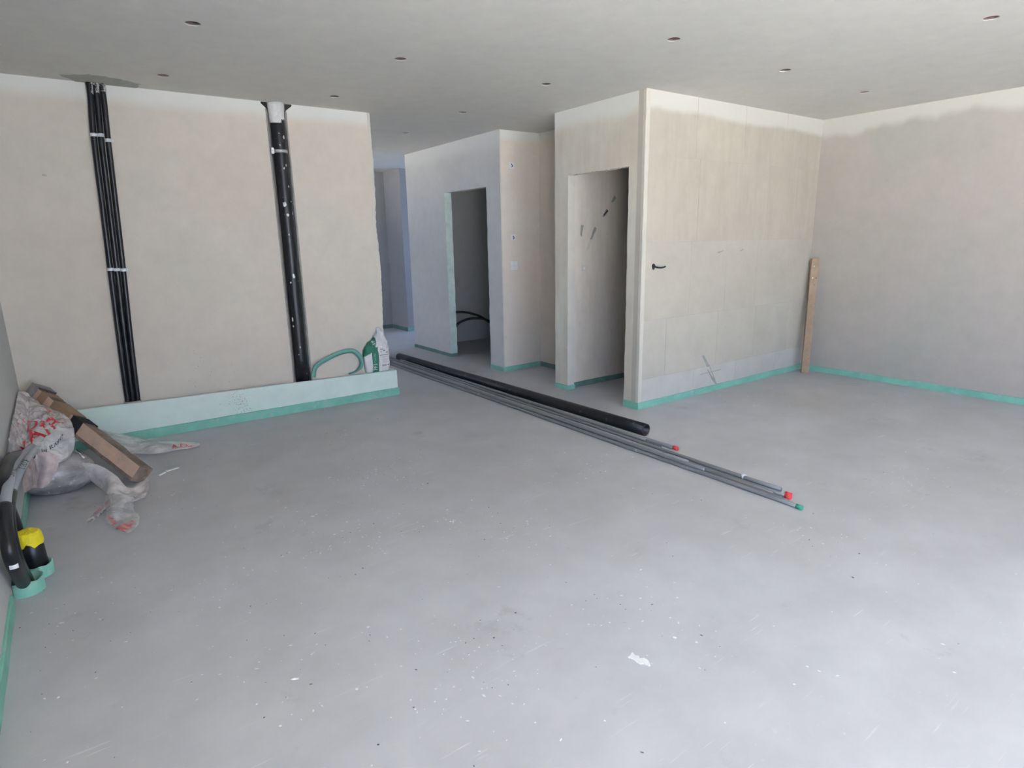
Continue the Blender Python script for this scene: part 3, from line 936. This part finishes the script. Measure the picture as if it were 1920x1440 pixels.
# switch plate inside the closet
yi = YKF - .14
e = empty('switch_plate', (3.975, yi, 1.14), 'small pale square cover on the closet inner wall, seen through its doorway', 'wiring box')
bm = bmesh.new(); box(bm, 3.948, 4.002, yi - .004, yi, 1.113, 1.167)
adopt(link('cover', bm, 'bead'), e)
bm = bmesh.new(); box(bm, 3.962, 3.988, yi - .006, yi - .004, 1.127, 1.153)
adopt(link('rocker', bm, 'white'), e)
# cable outlet in the closet front wall
c = pix(1225, 500, 'y', YK)
e = empty('cable_outlet', (c.x, YK, c.z), 'black cable stub coming out of a round hole in the closet front wall', 'cable')
bm = bmesh.new()  # flat dark disc, painted as the shaded inside of the hole
bm.faces.new([bm.verts.new((c.x + .02 * math.cos(q) * (1 + .15 * math.sin(3 * q)), YK - .0026, c.z + .025 * math.sin(q))) for q in [2 * PI * k / 18 for k in range(18)]])
r = bmesh.ops.extrude_face_region(bm, geom=bm.faces[:])
for vv in [q for q in r['geom'] if isinstance(q, bmesh.types.BMVert)]: vv.co.y += .002
fix(bm); adopt(link('hole', bm, 'dark'), e)
bm = bmesh.new()
tube(bm, catmull([(c.x, YK - .004, c.z + .004), (c.x + .012, YK - .03, c.z - .006), (c.x + .05, YK - .045, c.z - .010), (c.x + .09, YK - .05, c.z - .002)], 6), lambda t: .0075 - .002 * t, 10)
adopt(link('cable_stub', bm, 'rubber', None, True), e)
for dz, wd_ in ((-.028, .022), (-.075, .014)):
    bm = bmesh.new(); box(bm, c.x - .012, c.x - .012 + wd_, YK - .003, YK, c.z + dz - .0025, c.z + dz)
    link('pencil_mark', bm, 'mortar', wf)
def gouge(pts, ax_, val, mat, parent, name='chisel_groove', jag=.003, th=.0012, nrm=(0, -1, 0)):
    P = [pix(u, w, ax_, val - .0022) for u, w in pts]
    out = []
    for i in range(len(P)):
        a_, b_ = P[i], P[(i + 1) % len(P)]
        for k in range(3):
            q = a_.lerp(b_, k / 3) + Vector((random.uniform(-jag, jag), 0, random.uniform(-jag, jag)))
            out.append(q)
    return slab_poly(name, out, nrm, th, mat, parent)
wcr = bpy.data.objects['wall_closet_rear']
for pts in (((1152, 366), (1155, 372), (1149, 380), (1146, 378)), ((1137, 391), (1141, 396), (1134, 406), (1129, 407)), ((1115, 425), (1119, 428), (1110, 449), (1106, 449)), ((1090, 421), (1094, 422), (1091, 444), (1088, 441))):
    gouge(pts, 'y', yi, 'mortar', wcr)
gouge(((1139, 393), (1140, 396), (1133, 404), (1131, 404)), 'y', yi - .001, 'dark', wcr, jag=.001)  # near-black sliver painted as shade in the groove's depth
gouge(((1110, 449), (1105, 452), (1100, 470), (1104, 466)), 'y', yi, 'bead', wcr, name='plaster_smear')
gouge(((1316, 667), (1320, 666), (1330, 686), (1326, 688)), 'y', YK, 'mortar', wf, jag=.002)
gouge(((1325, 692), (1328, 694), (1346, 722), (1343, 723), (1336, 714)), 'y', YK, 'mortar', wf, jag=.002)
gouge(((1312, 702), (1352, 692), (1352, 693), (1312, 703)), 'y', YK, 'mortar', wf, name='pencil_mark', jag=.0005)
gouge(((1329, 684), (1330, 684), (1345, 722), (1343, 722)), 'y', YK, 'mortar', wf, name='pencil_mark', jag=.0005)
gouge(((1345, 473), (1356, 469), (1356, 471), (1346, 475)), 'y', YK, 'mortar', wf, jag=.001)
gouge(((1387, 470), (1394, 466), (1393, 469), (1388, 471)), 'y', YK, 'mortar', wf, jag=.001)
gouge(((78, 327), (86, 328), (87, 329), (79, 329)), 'y', YB, 'mortar', wb, jag=.001)

def speckle(name, ax_, val, pts, n, spread, parent):
    bm = bmesh.new()
    for i in range(n):
        c_ = random.choice(pts); p = pix(c_[0] + random.gauss(0, spread), c_[1] + random.gauss(0, spread), ax_, val)
        r_ = random.uniform(.0012, .0032)
        bm.faces.new([bm.verts.new((p.x + r_ * math.cos(q), val - .0008, p.z + r_ * math.sin(q))) for q in (0, 1.3, 2.5, 3.8, 5.1)])
    o = link(name, bm, 'spatter')
    o['kind'] = 'stuff'
    if parent.type == 'EMPTY': adopt(o, parent)
    else: o.parent = parent
speckle('dirt_spatter', 'y', YB, [(385, 690), (372, 680), (395, 700), (365, 665), (440, 695), (362, 712)], 26, 7, wb)
speckle('dirt_spatter', 'y', YBX, [(445, 742), (455, 755), (450, 770), (460, 768), (440, 755)], 120, 9, bxg)

# ------------------------------------------------------------------ black hose in the dark middle room
bm = bmesh.new()
hp = [pix(852, 640, 'y', 6.95), pix(855, 612, 'y', 6.95), pix(872, 600, 'y', 6.9), pix(893, 597, 'y', 6.85), pix(915, 601, 'y', 6.8), pix(940, 622, 'y', 6.8), pix(955, 650, 'y', 6.8)]
hp[-1].z = .02
hp2 = [pix(935, 640, 'y', 7.0), pix(930, 615, 'y', 7.0), pix(905, 596, 'y', 7.0), pix(885, 588, 'y', 7.0), pix(862, 585, 'y', 7.05), pix(848, 592, 'y', 7.1), pix(842, 640, 'y', 7.1)]
hp2[0].z = .02
tube(bm, catmull(hp[::1], 6), .016, 10); tube(bm, catmull(hp2, 6), .016, 10)
fix(bm)
tag(link('hose_coil', bm, 'rubber', None, True), 'black hose looping above the floor inside the dark middle room', 'hose')
# pipe stub in the niche
c = pix(1021, 681, 'z', 0)
e = empty('conduit_stub', (c.x, c.y, 0), 'short black capped conduit stub on the floor of the dark niche', 'conduit')
bm = bmesh.new(); tube(bm, [(c.x, c.y, 0), (c.x, c.y, .07)], .022, 12); adopt(link('stub', bm, 'rubber', None, True), e)
bm = bmesh.new(); tube(bm, [(c.x, c.y, .07), (c.x, c.y, .085)], .026, 12); adopt(link('stub_cap', bm, 'conduit2', None, True), e)

# ------------------------------------------------------------------ pipes rising by the left wall
def collar(cx, cy, r, h, th, parent, open_to=None):
    bm = bmesh.new(); n = 32
    rows_ = []
    for k in range(n):
        a_ = 2 * PI * k / n
        c_, s_ = math.cos(a_), math.sin(a_)
        hh = h + .006 * noise.noise(Vector((c_, s_, cy)) * 2)
        R = []
        for rr, z in ((r, 0), (r, hh), (r - th, hh - .001), (r - th, .0)):
            R.append(bm.verts.new((max(cx + c_ * rr, XL + .001), cy + s_ * rr, z)))
        rows_.append(R)
    for k in range(n):
        A, B = rows_[k], rows_[(k + 1) % n]
        for q in range(3): bm.faces.new((A[q], B[q], B[q + 1], A[q + 1]))
    fix(bm)
    return adopt(link('foam_collar', bm, 'foam', None, True), parent)
A0 = Vector((-.338, 3.125, 0)); 
pa = [A0, pix(23, 1050, 'x', -.335), pix(12, 1000, 'x', -.338), pix(9, 955, 'x', -.338), pix(17, 905, 'x', -.335), pix(31, 868, 'x', -.330), pix(60, 838, 'x', -.300)]
e1 = empty('sleeved_pipe', A0, 'black pipe with pale grey sleeved top bending along the left wall, nearest the camera', 'pipe')
full = catmull(pa, 10)
k1 = 30
bm = bmesh.new(); tube(bm, full[:k1 + 2], .026, 20); adopt(link('black_jacket', bm, 'black', None, True), e1)
bm = bmesh.new(); tube(bm, full[k1:], .020, 14); gs = adopt(link('grey_sleeve', bm, 'sleeve', None, True), e1)
collar(A0.x + .005, A0.y - .02, .062, .060, .008, e1)
# sticker
p = full[11]
bm = bmesh.new()
for k in range(6):
    pass
s0 = pix(25, 1057, 'x', -.335)
nn = (Vector((0, 0, CAMH)) - s0); nn.z = 0; nn.normalize()
sd = Vector((nn.y, -nn.x, 0)) * -1
prevv = None
for k in range(7):
    a_ = (k / 6 - .5) * 1.1
    d = nn * math.cos(a_) + sd * math.sin(a_)
    q = s0 + d * .0272
    cur = [bm.verts.new(q + Vector((0, 0, -.012))), bm.verts.new(q + Vector((0, 0, .014)))]
    if prevv: bm.faces.new((prevv[0], cur[0], cur[1], prevv[1]))
    prevv = cur
fix(bm); adopt(link('sticker', bm, 'white'), e1)
# small dark print along the sleeve
def along_print(path, i0, i1, r, s, mat, parent, flip=False):
    vs, fs = text_mesh(s)
    seg = path[i0:i1]
    bm = bmesh.new(); V = []
    for u, w in vs:
        t = u * (len(seg) - 1); i = min(int(t), len(seg) - 2); f = t - i
        p = seg[i].lerp(seg[i + 1], f); tg = (seg[i + 1] - seg[i]).normalized()
        vw = (Vector((0, 0, CAMH)) - p).normalized(); lat = tg.cross(vw).normalized(); fr = lat.cross(tg).normalized()
        if fr.dot(vw) < 0: fr = -fr
        a_ = (w - .5) * 1.3
        V.append(bm.verts.new(p + (fr * math.cos(a_) + lat * math.sin(a_)) * (r + .001)))
    for f in fs:
        try: bm.faces.new([V[i] for i in f])
        except ValueError: pass
    o = link('print', bm, mat); o.parent = parent
along_print(full, 41, 46, .020, '24 C', 'ink', gs)
B0 = Vector((-.330, 3.185, 0))
pb = [B0, pix(34, 1050, 'x', -.326), pix(21, 1000, 'x', -.328), pix(18, 950, 'x', -.328), pix(27, 908, 'x', -.320), pix(44, 872, 'x', -.300), pix(66, 842, 'x', -.285)]
e2 = empty('sleeved_pipe', B0, 'second black pipe with grey sleeved top, half hidden behind the front one at left wall', 'pipe')
full = catmull(pb, 10)
bm = bmesh.new(); tube(bm, full[:37], .020, 18); adopt(link('black_jacket', bm, 'black', None, True), e2)
bm = bmesh.new(); tube(bm, full[35:], .018, 14); gs = adopt(link('grey_sleeve', bm, 'sleeve', None, True), e2)
along_print(full, 46, 52, .019, 'C SOLE', 'ink', gs)
C0 = Vector((-.345, 3.34, 0))
pc = [C0, Vector((-.35, 3.34, .2)), pix(8, 925, 'x', -.352), pix(12, 880, 'x', -.350), pix(22, 858, 'x', -.345), pix(45, 852, 'x', -.33), pix(64, 858, 'x', -.30)]
bm = bmesh.new(); tube(bm, catmull(pc, 8), .024, 14)
tag(link('bent_pipe', bm, 'black', None, True), 'plain black pipe bending over behind the grey sleeved ones in left corner', 'pipe')

Y0 = pix(79, 1082, 'z', 0); Y0 = Vector((Y0.x, Y0.y + .035, 0))
Y0.x = -.300; Y0.y = 3.245
e3 = empty('capped_pipe_stub', Y0, 'short black pipe stub with yellow taped top standing beside left wall', 'pipe')
bm = bmesh.new(); tube(bm, [Y0, Y0 + Vector((-.004, .0, .10)), Y0 + Vector((-.008, 0, .185))], .047, 24)
adopt(link('stub', bm, 'black', None, True), e3)
bm = bmesh.new()
top = []
for j, (z, r) in enumerate(((.150, .0500), (.165, .0515), (.185, .0505), (.202, .049), (.212, .040), (.214, .015))):
    top.append([bm.verts.new((Y0.x - .008 + (r + random.uniform(-.0015, .0015)) * math.cos(2 * PI * k / 26), Y0.y + (r + random.uniform(-.0015, .0015)) * math.sin(2 * PI * k / 26),
                              z + random.uniform(-.002, .002) + (.022 if j == 0 and k in (19, 20) else 0) + (-.004 * math.sin(k * 1.3) if j < 2 else 0))) for k in range(26)])
for A, B in zip(top, top[1:]):
    for k in range(26): bm.faces.new((A[k], A[(k + 1) % 26], B[(k + 1) % 26], B[k]))
bm.faces.new(top[-1]); fix(bm)
adopt(link('yellow_tape', bm, 'yellow'), e3)
collar(Y0.x, Y0.y, .059, .055, .007, e3)

# ------------------------------------------------------------------ debris : beam, film, wrapped roll
bl = Vector((.178, 4.24, .062)); bu = Vector((-.272, 5.12, .455))
axis = (bu - bl).normalized()
side = axis.cross(Vector((0, 0, 1))).normalized()      # horizontal, to the right of the axis seen from below
upv = side.cross(axis).normalized()
beam = empty('timber_offcut', (bl.x, bl.y, 0), 'broken timber offcut leaning from the floor to the left rear corner', 'timber')
TH = math.radians(-32)
s2 = side * math.cos(TH) + upv * math.sin(TH); u2 = -side * math.sin(TH) + upv * math.cos(TH)
bw, bh = .052, .050
def beamp(t, a_, b_): return bl.lerp(bu, t) + s2 * a_ + u2 * b_
if side.x < 0: pass
bm = bmesh.new(); prev = None; NB = 40
for i in range(NB + 1):
    t = -.035 + 1.035 * i / NB
    j = lambda q: .003 * noise.noise(Vector((t * 14, q, 0)))
    rough = .012 * max(0, noise.noise(Vector((t * 9, 5, 2)))) 
    loop = [(-bw, -bh), (-bw, -bh + .02), (-bw, bh), (bw * -.2, bh - rough * .3), (bw, bh - rough), (bw, -bh)]
    cur = [bm.verts.new(beamp(t, a_ + j(k), b_ + j(k + 7))) for k, (a_, b_) in enumerate(loop)]
    if prev:
        for k in range(6):
            f = bm.faces.new((prev[k], prev[(k + 1) % 6], cur[(k + 1) % 6], cur[k]))
            f.material_index = {0: 1, 1: 0, 2: 1, 3: 1, 4: 1, 5: 1}[k]
    else: bm.faces.new(cur).material_index = 1
    prev = cur
bm.faces.new(prev[::-1]); fix(bm)
adopt(link('beam', bm, ['beam_light', 'beam_dark']), beam)
def wrap(t0, t1, mat, name, grow=.003, lab=None):
    bm = bmesh.new(); prev = None
    for i in range(9):
        t = t0 + (t1 - t0) * i / 8
        g_ = grow + .001 * random.random()
        cur = [bm.verts.new(beamp(t, a_, b_)) for a_, b_ in ((-bw - g_, -bh - g_), (-bw - g_, bh + g_), (bw + g_, bh + g_), (bw + g_, -bh - g_))]
        if prev:
            for k in range(4): bm.faces.new((prev[k], prev[(k + 1) % 4], cur[(k + 1) % 4], cur[k]))
        prev = cur
    fix(bm)
    o = adopt(link(name, bm, mat), beam)
    if lab: o['label'] = lab
wrap(.62, .80, 'kraft', 'kraft_wrap'); wrap(.86, .93, 'kraft', 'kraft_wrap'); wrap(.50, .60, M['dark'], 'black_band')
wrap(.955, 1.03, plain('grey_end_sheet', (.33, .31, .28), .5, .2, 20, bmp=.6), 'grey_end_wrap', .012)

film = empty('plastic_film', (.1, 4.3, 0), 'crumpled translucent plastic film with red lettering draped over the timber offcut', 'plastic film')
def patch(ctrl, nu, nv, amp, seed, mat, text=(), minz=.003, freq=9):
    """ctrl: rows of 3-D points; a smooth sheet through them with creases"""
    rowsC = [catmull(r, 8) for r in ctrl]
    m_ = len(rowsC[0])
    cols = [catmull([r[k] for r in rowsC], 8) for k in range(m_)]
    def base(u, w):
        a_ = u * (m_ - 1); i = min(int(a_), m_ - 2); f = a_ - i
        L_ = len(cols[0]); b_ = w * (L_ - 1); j = min(int(b_), L_ - 2); g_ = b_ - j
        return cols[i][j].lerp(cols[i][j + 1], g_).lerp(cols[i + 1][j].lerp(cols[i + 1][j + 1], g_), f)
    def P(u, w, off=0):
        p = base(u, w)
        e_ = .01
        du = base(min(1, u + e_), w) - base(max(0, u - e_), w); dw = base(u, min(1, w + e_)) - base(u, max(0, w - e_))
        n_ = du.cross(dw)
        if n_.length > 0: n_.normalize()
        if n_.dot(Vector((0, 0, CAMH)) - p) < 0: n_ = -n_
        q = p * freq + Vector((seed, 0, 0))
        cr = 1 - abs(noise.noise(q)) * 2.2
        cr2 = 1 - abs(noise.noise(q * 2.3 + Vector((4, 4, 4)))) * 2
        edge = min(1, 6 * min(u, 1 - u, w, 1 - w) + .35)
        p = p + n_ * (amp * edge * (cr * .7 + cr2 * .45) + off)
        p.z = max(minz + off, p.z); p.x = max(XL + .006 + off, p.x); p.y = min(p.y, YBX - .02 if p.z < .3 else YB - .01)
        return p
    bm = bmesh.new()
    G = [[bm.verts.new(P(i / nu, j / nv)) for i in range(nu + 1)] for j in range(nv + 1)]
    for j in range(nv):
        for i in range(nu):
            f = bm.faces.new((G[j][i], G[j][i + 1], G[j + 1][i + 1], G[j + 1][i])); f.smooth = True
    o = adopt(link('film_sheet', bm, mat), film)
    for s, f0, fu, fv, mt in text:
        vs, fs = text_mesh(s)
        bm = bmesh.new()
        V = []
        for u, w in vs:
            q = Vector(f0) + Vector(fu) * u + Vector(fv) * w
            V.append(bm.verts.new(P(max(0, min(1, q.x)), max(0, min(1, q.y)), .004)))
        for f in fs:
            try: bm.faces.new([V[i] for i in f])
            except ValueError: pass
        l_ = link('lettering', bm, mt); l_.parent = o
    return o
# big sheet over the upper half of the timber (left)
R1 = [[pix(33, 735, 'x', -.365), pix(50, 738, 'y', 5.0), pix(68, 755, 'y', 4.9), pix(88, 765, 'y', 4.82), pix(108, 772, 'y', 4.78)],
      [pix(25, 775, 'x', -.368), pix(50, 775, 'y', 4.70), pix(75, 780, 'y', 4.62), pix(100, 783, 'y', 4.58), pix(128, 785, 'y', 4.58)],
      [pix(16, 812, 'x', -.368), pix(42, 815, 'y', 4.42), pix(75, 812, 'y', 4.40), pix(108, 805, 'y', 4.40), pix(138, 806, 'y', 4.42)],
      [pix(12, 845, 'x', -.368), pix(40, 848, 'y', 4.20), pix(72, 848, 'y', 4.22), pix(108, 850, 'y', 4.26), pix(139, 838, 'y', 4.30)],
      [pix(12, 872, 'x', -.368), pix(40, 872, 'y', 4.12), pix(75, 870, 'y', 4.16), pix(108, 868, 'y', 4.22), pix(128, 858, 'y', 4.28)]]
patch(R1, 90, 80, .022, 1.0, 'film', freq=13, text=
      [('AIR', (.40, .70, 0), (.46, -.26, 0), (-.10, -.16, 0), 'red'), ('V', (.16, .78, 0), (.14, -.06, 0), (-.05, -.12, 0), 'red'),
       ('Da', (.34, .50, 0), (.26, -.06, 0), (0, -.12, 0), 'red'), ('le by Raye', (.44, .86, 0), (.38, -.24, 0), (-.02, -.05, 0), 'ink'),
       ('k', (.66, .22, 0), (.12, -.02, 0), (0, -.14, 0), 'red')])
# pinkish folded sheet deeper in the corner
R2 = [[pix(36, 738, 'x', -.366), pix(52, 742, 'y', 5.05), pix(70, 752, 'y', 5.0)],
      [pix(28, 765, 'x', -.368), pix(52, 768, 'y', 4.80), pix(85, 772, 'y', 4.75)],
      [pix(22, 795, 'x', -.369), pix(50, 797, 'y', 4.58), pix(88, 795, 'y', 4.55)],
      [pix(17, 822, 'x', -.369), pix(45, 822, 'y', 4.42), pix(80, 822, 'y', 4.44)]]
patch(R2, 50, 44, .014, 8.0, 'film_pink', [('a AIR Da', (.08, .75, 0), (.8, -.3, 0), (0, -.1, 0), 'red'), ('AIR VENT', (.1, .5, 0), (.8, -.25, 0), (0, -.08, 0), M['red'])], freq=15)
# sheet running to the right behind the timber, lying on the floor
R3 = [[pix(142, 793, 'y', 4.95), pix(175, 800, 'y', 5.02), pix(208, 812, 'y', 5.08), pix(250, 818, 'y', 5.10), pix(285, 826, 'y', 5.06), pix(325, 828, 'z', .02), pix(372, 831, 'z', .01)],
      [pix(155, 808, 'y', 4.85), pix(190, 820, 'y', 4.90), pix(220, 830, 'y', 4.92), pix(258, 834, 'y', 4.93), pix(292, 838, 'z', .05), pix(328, 838, 'z', .02), pix(374, 836, 'z', .01)],
      [pix(185, 832, 'y', 4.70), pix(210, 842, 'y', 4.72), pix(235, 848, 'z', .03), pix(262, 851, 'z', .02), pix(295, 851, 'z', .02), pix(330, 845, 'z', .01), pix(366, 839, 'z', .01)]]
patch(R3, 90, 26, .010, 3.0, 'film', [('A', (.80, .82, 0), (.055, 0, 0), (0, -.5, 0), 'red'), ('Da', (.875, .85, 0), (.085, 0, 0), (0, -.55, 0), 'red')])
# sheet under and in front of the low end
R4 = [[pix(128, 858, 'y', 4.30), pix(150, 866, 'y', 4.28), pix(185, 872, 'y', 4.22), pix(215, 890, 'y', 4.14), pix(240, 915, 'y', 4.08), pix(262, 908, 'y', 4.12), pix(279, 892, 'y', 4.22)],
      [pix(142, 868, 'y', 4.32), pix(160, 886, 'y', 4.28), pix(192, 905, 'y', 4.16), pix(212, 912, 'y', 4.05), pix(236, 930, 'y', 3.98), pix(262, 925, 'y', 4.02), pix(279, 915, 'z', .02)],
      [pix(158, 890, 'y', 4.32), pix(175, 905, 'y', 4.25), pix(196, 922, 'z', .03), pix(208, 935, 'z', .05), pix(230, 945, 'z', .05), pix(254, 940, 'z', .03), pix(272, 932, 'z', .01)]]
patch(R4, 70, 30, .010, 5.0, 'film')
R5 = [[pix(196, 922, 'z', .03), pix(214, 925, 'z', .06), pix(236, 930, 'z', .07), pix(262, 932, 'z', .02)],
      [pix(198, 942, 'z', .02), pix(210, 948, 'z', .05), pix(230, 950, 'z', .04), pix(250, 950, 'z', .01)],
      [pix(200, 962, 'z', .02), pix(213, 968, 'z', .04), pix(232, 968, 'z', .02), pix(255, 963, 'z', .01)],
      [pix(200, 980, 'z', .01), pix(222, 984, 'z', .02), pix(244, 984, 'z', .015), pix(262, 970, 'z', .01)],
      [pix(226, 992, 'z', .006), pix(238, 999, 'z', .012), pix(248, 996, 'z', .012), pix(260, 984, 'z', .008)]]
patch(R5, 40, 46, .010, 6.0, 'film_thin', [('AIR', (.15, .52, 0), (.02, .26, 0), (.14, .0, 0), 'red'), ('AIRV', (.26, .99, 0), (.62, -.24, 0), (-.12, -.10, 0), 'red'), ('SA', (.45, .97, 0), (.4, -.16, 0), (-.1, -.06, 0), 'red')])
R6 = [[pix(206, 936, 'z', .035), pix(190, 950, 'z', .02), pix(172, 966, 'z', .012), pix(162, 978, 'z', .008)],
      [pix(207, 944, 'z', .03), pix(192, 957, 'z', .03), pix(175, 972, 'z', .014), pix(163, 980, 'z', .008)],
      [pix(205, 958, 'z', .01), pix(194, 964, 'z', .01), pix(178, 975, 'z', .006), pix(165, 983, 'z', .005)]]
patch(R6, 34, 12, .004, 2.0, 'film_thin', [('AIR VENT', (.0, .35, 0), (.62, .0, 0), (0, -.3, 0), 'red'), ('Made by Raye', (.25, .85, 0), (.7, .0, 0), (0, -.25, 0), 'ink')])
# dark sheet painted in as the shade under the timber
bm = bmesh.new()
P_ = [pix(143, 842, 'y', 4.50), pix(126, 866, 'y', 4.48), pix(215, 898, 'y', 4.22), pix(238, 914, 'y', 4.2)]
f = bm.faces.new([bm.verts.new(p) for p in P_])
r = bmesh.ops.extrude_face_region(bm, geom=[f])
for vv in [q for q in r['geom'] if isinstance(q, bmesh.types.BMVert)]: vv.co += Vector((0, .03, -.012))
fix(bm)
adopt(link('under_shade_sheet', bm, 'dark'), beam)
for (ua, wa, ub, wb_) in ((141, 843, 157, 856), (194, 883, 212, 896)):
    p, q = pix(ua, wa, 'y', 4.46), pix(ub, wb_, 'y', 4.33 if ua < 150 else 4.2)
    if ua > 150: p = pix(ua, wa, 'y', 4.27)
    bm = bmesh.new(); tube(bm, [p.lerp(q, k / 6) + Vector((0, -.02, random.uniform(-.002, .002))) for k in range(7)], .006, 6, jit=.002)
    adopt(link('torn_paper_edge', bm, 'mortar_light'), beam)

# wrapped roll on the floor
bc = pix(98, 900, 'y', 4.36)
rl = empty('wrapped_roll', (bc.x, bc.y, 0), 'round grey roll in crumpled dirty plastic lying under the timber by left wall', 'roll')
bm = bmesh.new()
bmesh.ops.create_icosphere(bm, subdivisions=5, radius=1)
cz = .122
for v_ in bm.verts:
    d = v_.co.copy()
    n1 = noise.noise(d * 2.0 + Vector((3, 1, 5)))
    n2 = 1 - abs(noise.noise(Vector((d.x * 3 + d.z * 3, d.y * 2, (d.z - d.x) * 9)))) * 2
    k = 1 + .10 * n1 + .045 * n2 + .03 * noise.noise(d * 13)
    p = Vector((bc.x + .018 + d.x * .195 * k, bc.y + d.y * .15 * k, cz + d.z * .125 * k + d.x * -.015))
    p.z = max(.004, p.z); p.x = max(XL + .012, p.x)
    v_.co = p
for f in bm.faces: f.smooth = True
adopt(link('roll_wrap', bm, 'bundle'), rl)
# printed red word on the roll
vs, fs = text_mesh('ATAS')
bm = bmesh.new(); V = []
for u, w in vs:
    q = pix(72 + u * 30 + w * -3, 902 - u * 34 - w * 8, 'y', bc.y - .10)
    d = Vector((q.x - bc.x - .018, 0, q.z - cz)); rx = min(.95, (d.x / .195) ** 2 + (d.z / .125) ** 2)
    V.append(bm.verts.new((q.x, bc.y - .15 * math.sqrt(1 - rx) * 1.06 - .010, q.z)))
for f in fs:
    try: bm.faces.new([V[i] for i in f])
    except ValueError: pass
adopt(link('lettering', bm, 'red'), rl)
R7 = [[pix(46, 880, 'x', -.33), pix(60, 852, 'y', 4.18), pix(90, 848, 'y', 4.16), pix(112, 856, 'y', 4.16)],
      [pix(42, 905, 'x', -.33), pix(65, 880, 'y', 4.12), pix(90, 880, 'y', 4.12), pix(105, 885, 'y', 4.14)],
      [pix(46, 925, 'x', -.33), pix(62, 915, 'y', 4.12), pix(78, 915, 'y', 4.12), pix(86, 912, 'y', 4.14)]]
o = patch(R7, 30, 26, .012, 11.0, 'film_pink')

# ------------------------------------------------------------------ small things on the floor
for (u0, w0, u1, w1, lb) in ((297, 892, 310, 886, 'short white plastic strip on the floor near the timber, left of the two'), (312, 884, 335, 877, 'longer white plastic strip on the floor right of the timber')):
    a_, b_ = pix(u0, w0, 'z', 0), pix(u1, w1, 'z', 0)
    d = (b_ - a_).normalized(); n_ = Vector((-d.y, d.x, 0)) * .009
    bm = bmesh.new()
    A = [bm.verts.new(p + Vector((0, 0, z))) for z in (0, .005) for p in (a_ - n_, b_ - n_ * .8, b_ + n_, a_ + n_)]
    for f in ((0, 3, 2, 1), (4, 5, 6, 7), (0, 1, 5, 4), (1, 2, 6, 5), (2, 3, 7, 6), (3, 0, 4, 7)): bm.faces.new([A[i] for i in f])
    tag(link('plastic_strip', bm, 'chip'), lb, 'strip')
pts = [pix(u, w, 'z', 0) for u, w in ((1177, 1234), (1186, 1225), (1192, 1231), (1198, 1231), (1198, 1236), (1208, 1235), (1216, 1240), (1220, 1248), (1216, 1250), (1206, 1245), (1200, 1246), (1192, 1240), (1186, 1236))]
o = slab_poly('plaster_splash', [Vector((p[0], p[1], 0)) for p in blob_poly([p[:2] for p in pts], .002, 4)], (0, 0, 1), .004, 'chip', None)
tag(o, 'largest white plaster splash on the floor in the foreground, right of centre', 'plaster splash')

def crumbs(name, n, sampler, mat, smin, smax):
    vs, fs = [], []
    for i in range(n):
        x, y = sampler()
        s = random.uniform(smin, smax) * (1 if random.random() > .1 else 1.7); a_ = random.random() * PI; k = random.choice((1, 1, 1.4, 2.2))
        h = s * random.uniform(.3, .7); b_ = len(vs); m_ = 5
        for q in range(m_):
            t = 2 * PI * q / m_; px, py = s * k * math.cos(t) * random.uniform(.7, 1.2), s * math.sin(t) * random.uniform(.7, 1.2)
            vs.append((x + px * math.cos(a_) - py * math.sin(a_), y + px * math.sin(a_) + py * math.cos(a_), 0.0))
        vs.append((x, y, h))
        for q in range(m_): fs.append((b_ + q, b_ + (q + 1) % m_, b_ + m_))
    me = bpy.data.meshes.new(name); me.from_pydata(vs, [], fs); me.materials.append(M[mat])
    o = bpy.data.objects.new(name, me); COL.objects.link(o)
    return o
clus = [pix(u, w, 'z', 0)[:2] for u, w in ((690, 900), (740, 870), (665, 1010), (590, 995), (730, 900), (850, 980), (1110, 870), (1350, 890), (1560, 1010), (300, 940), (620, 820), (430, 1100), (90, 1290), (140, 1130), (960, 1000), (1240, 1150), (1700, 900), (900, 1200), (570, 1240), (860, 1290), (1650, 760), (1390, 750))]
def samp():
    while True:
        if random.random() < .72:
            c_ = random.choice(clus); x, y = c_[0] + random.gauss(0, .16), c_[1] + random.gauss(0, .16)
        else: x, y = random.uniform(XL + .03, XR - .05), random.uniform(.3, 5.1)
        if XL + .03 < x < XR - .03 and .2 < y < (YBX - .03 if x < 2.45 else (YK - .03 if x > 3.7 else 7)) and not (2.9 < x < 3.32 and y > 1.5): return x, y
tag(crumbs('plaster_crumbs', 900, samp, 'chip', .0016, .0042), 'scattered white plaster crumbs over the whole concrete floor', 'plaster crumbs', kind='stuff')
tag(crumbs('dirt_crumbs', 260, samp, 'chip_dark', .0015, .0032), 'scattered dark grit specks over the concrete floor', 'grit', kind='stuff')
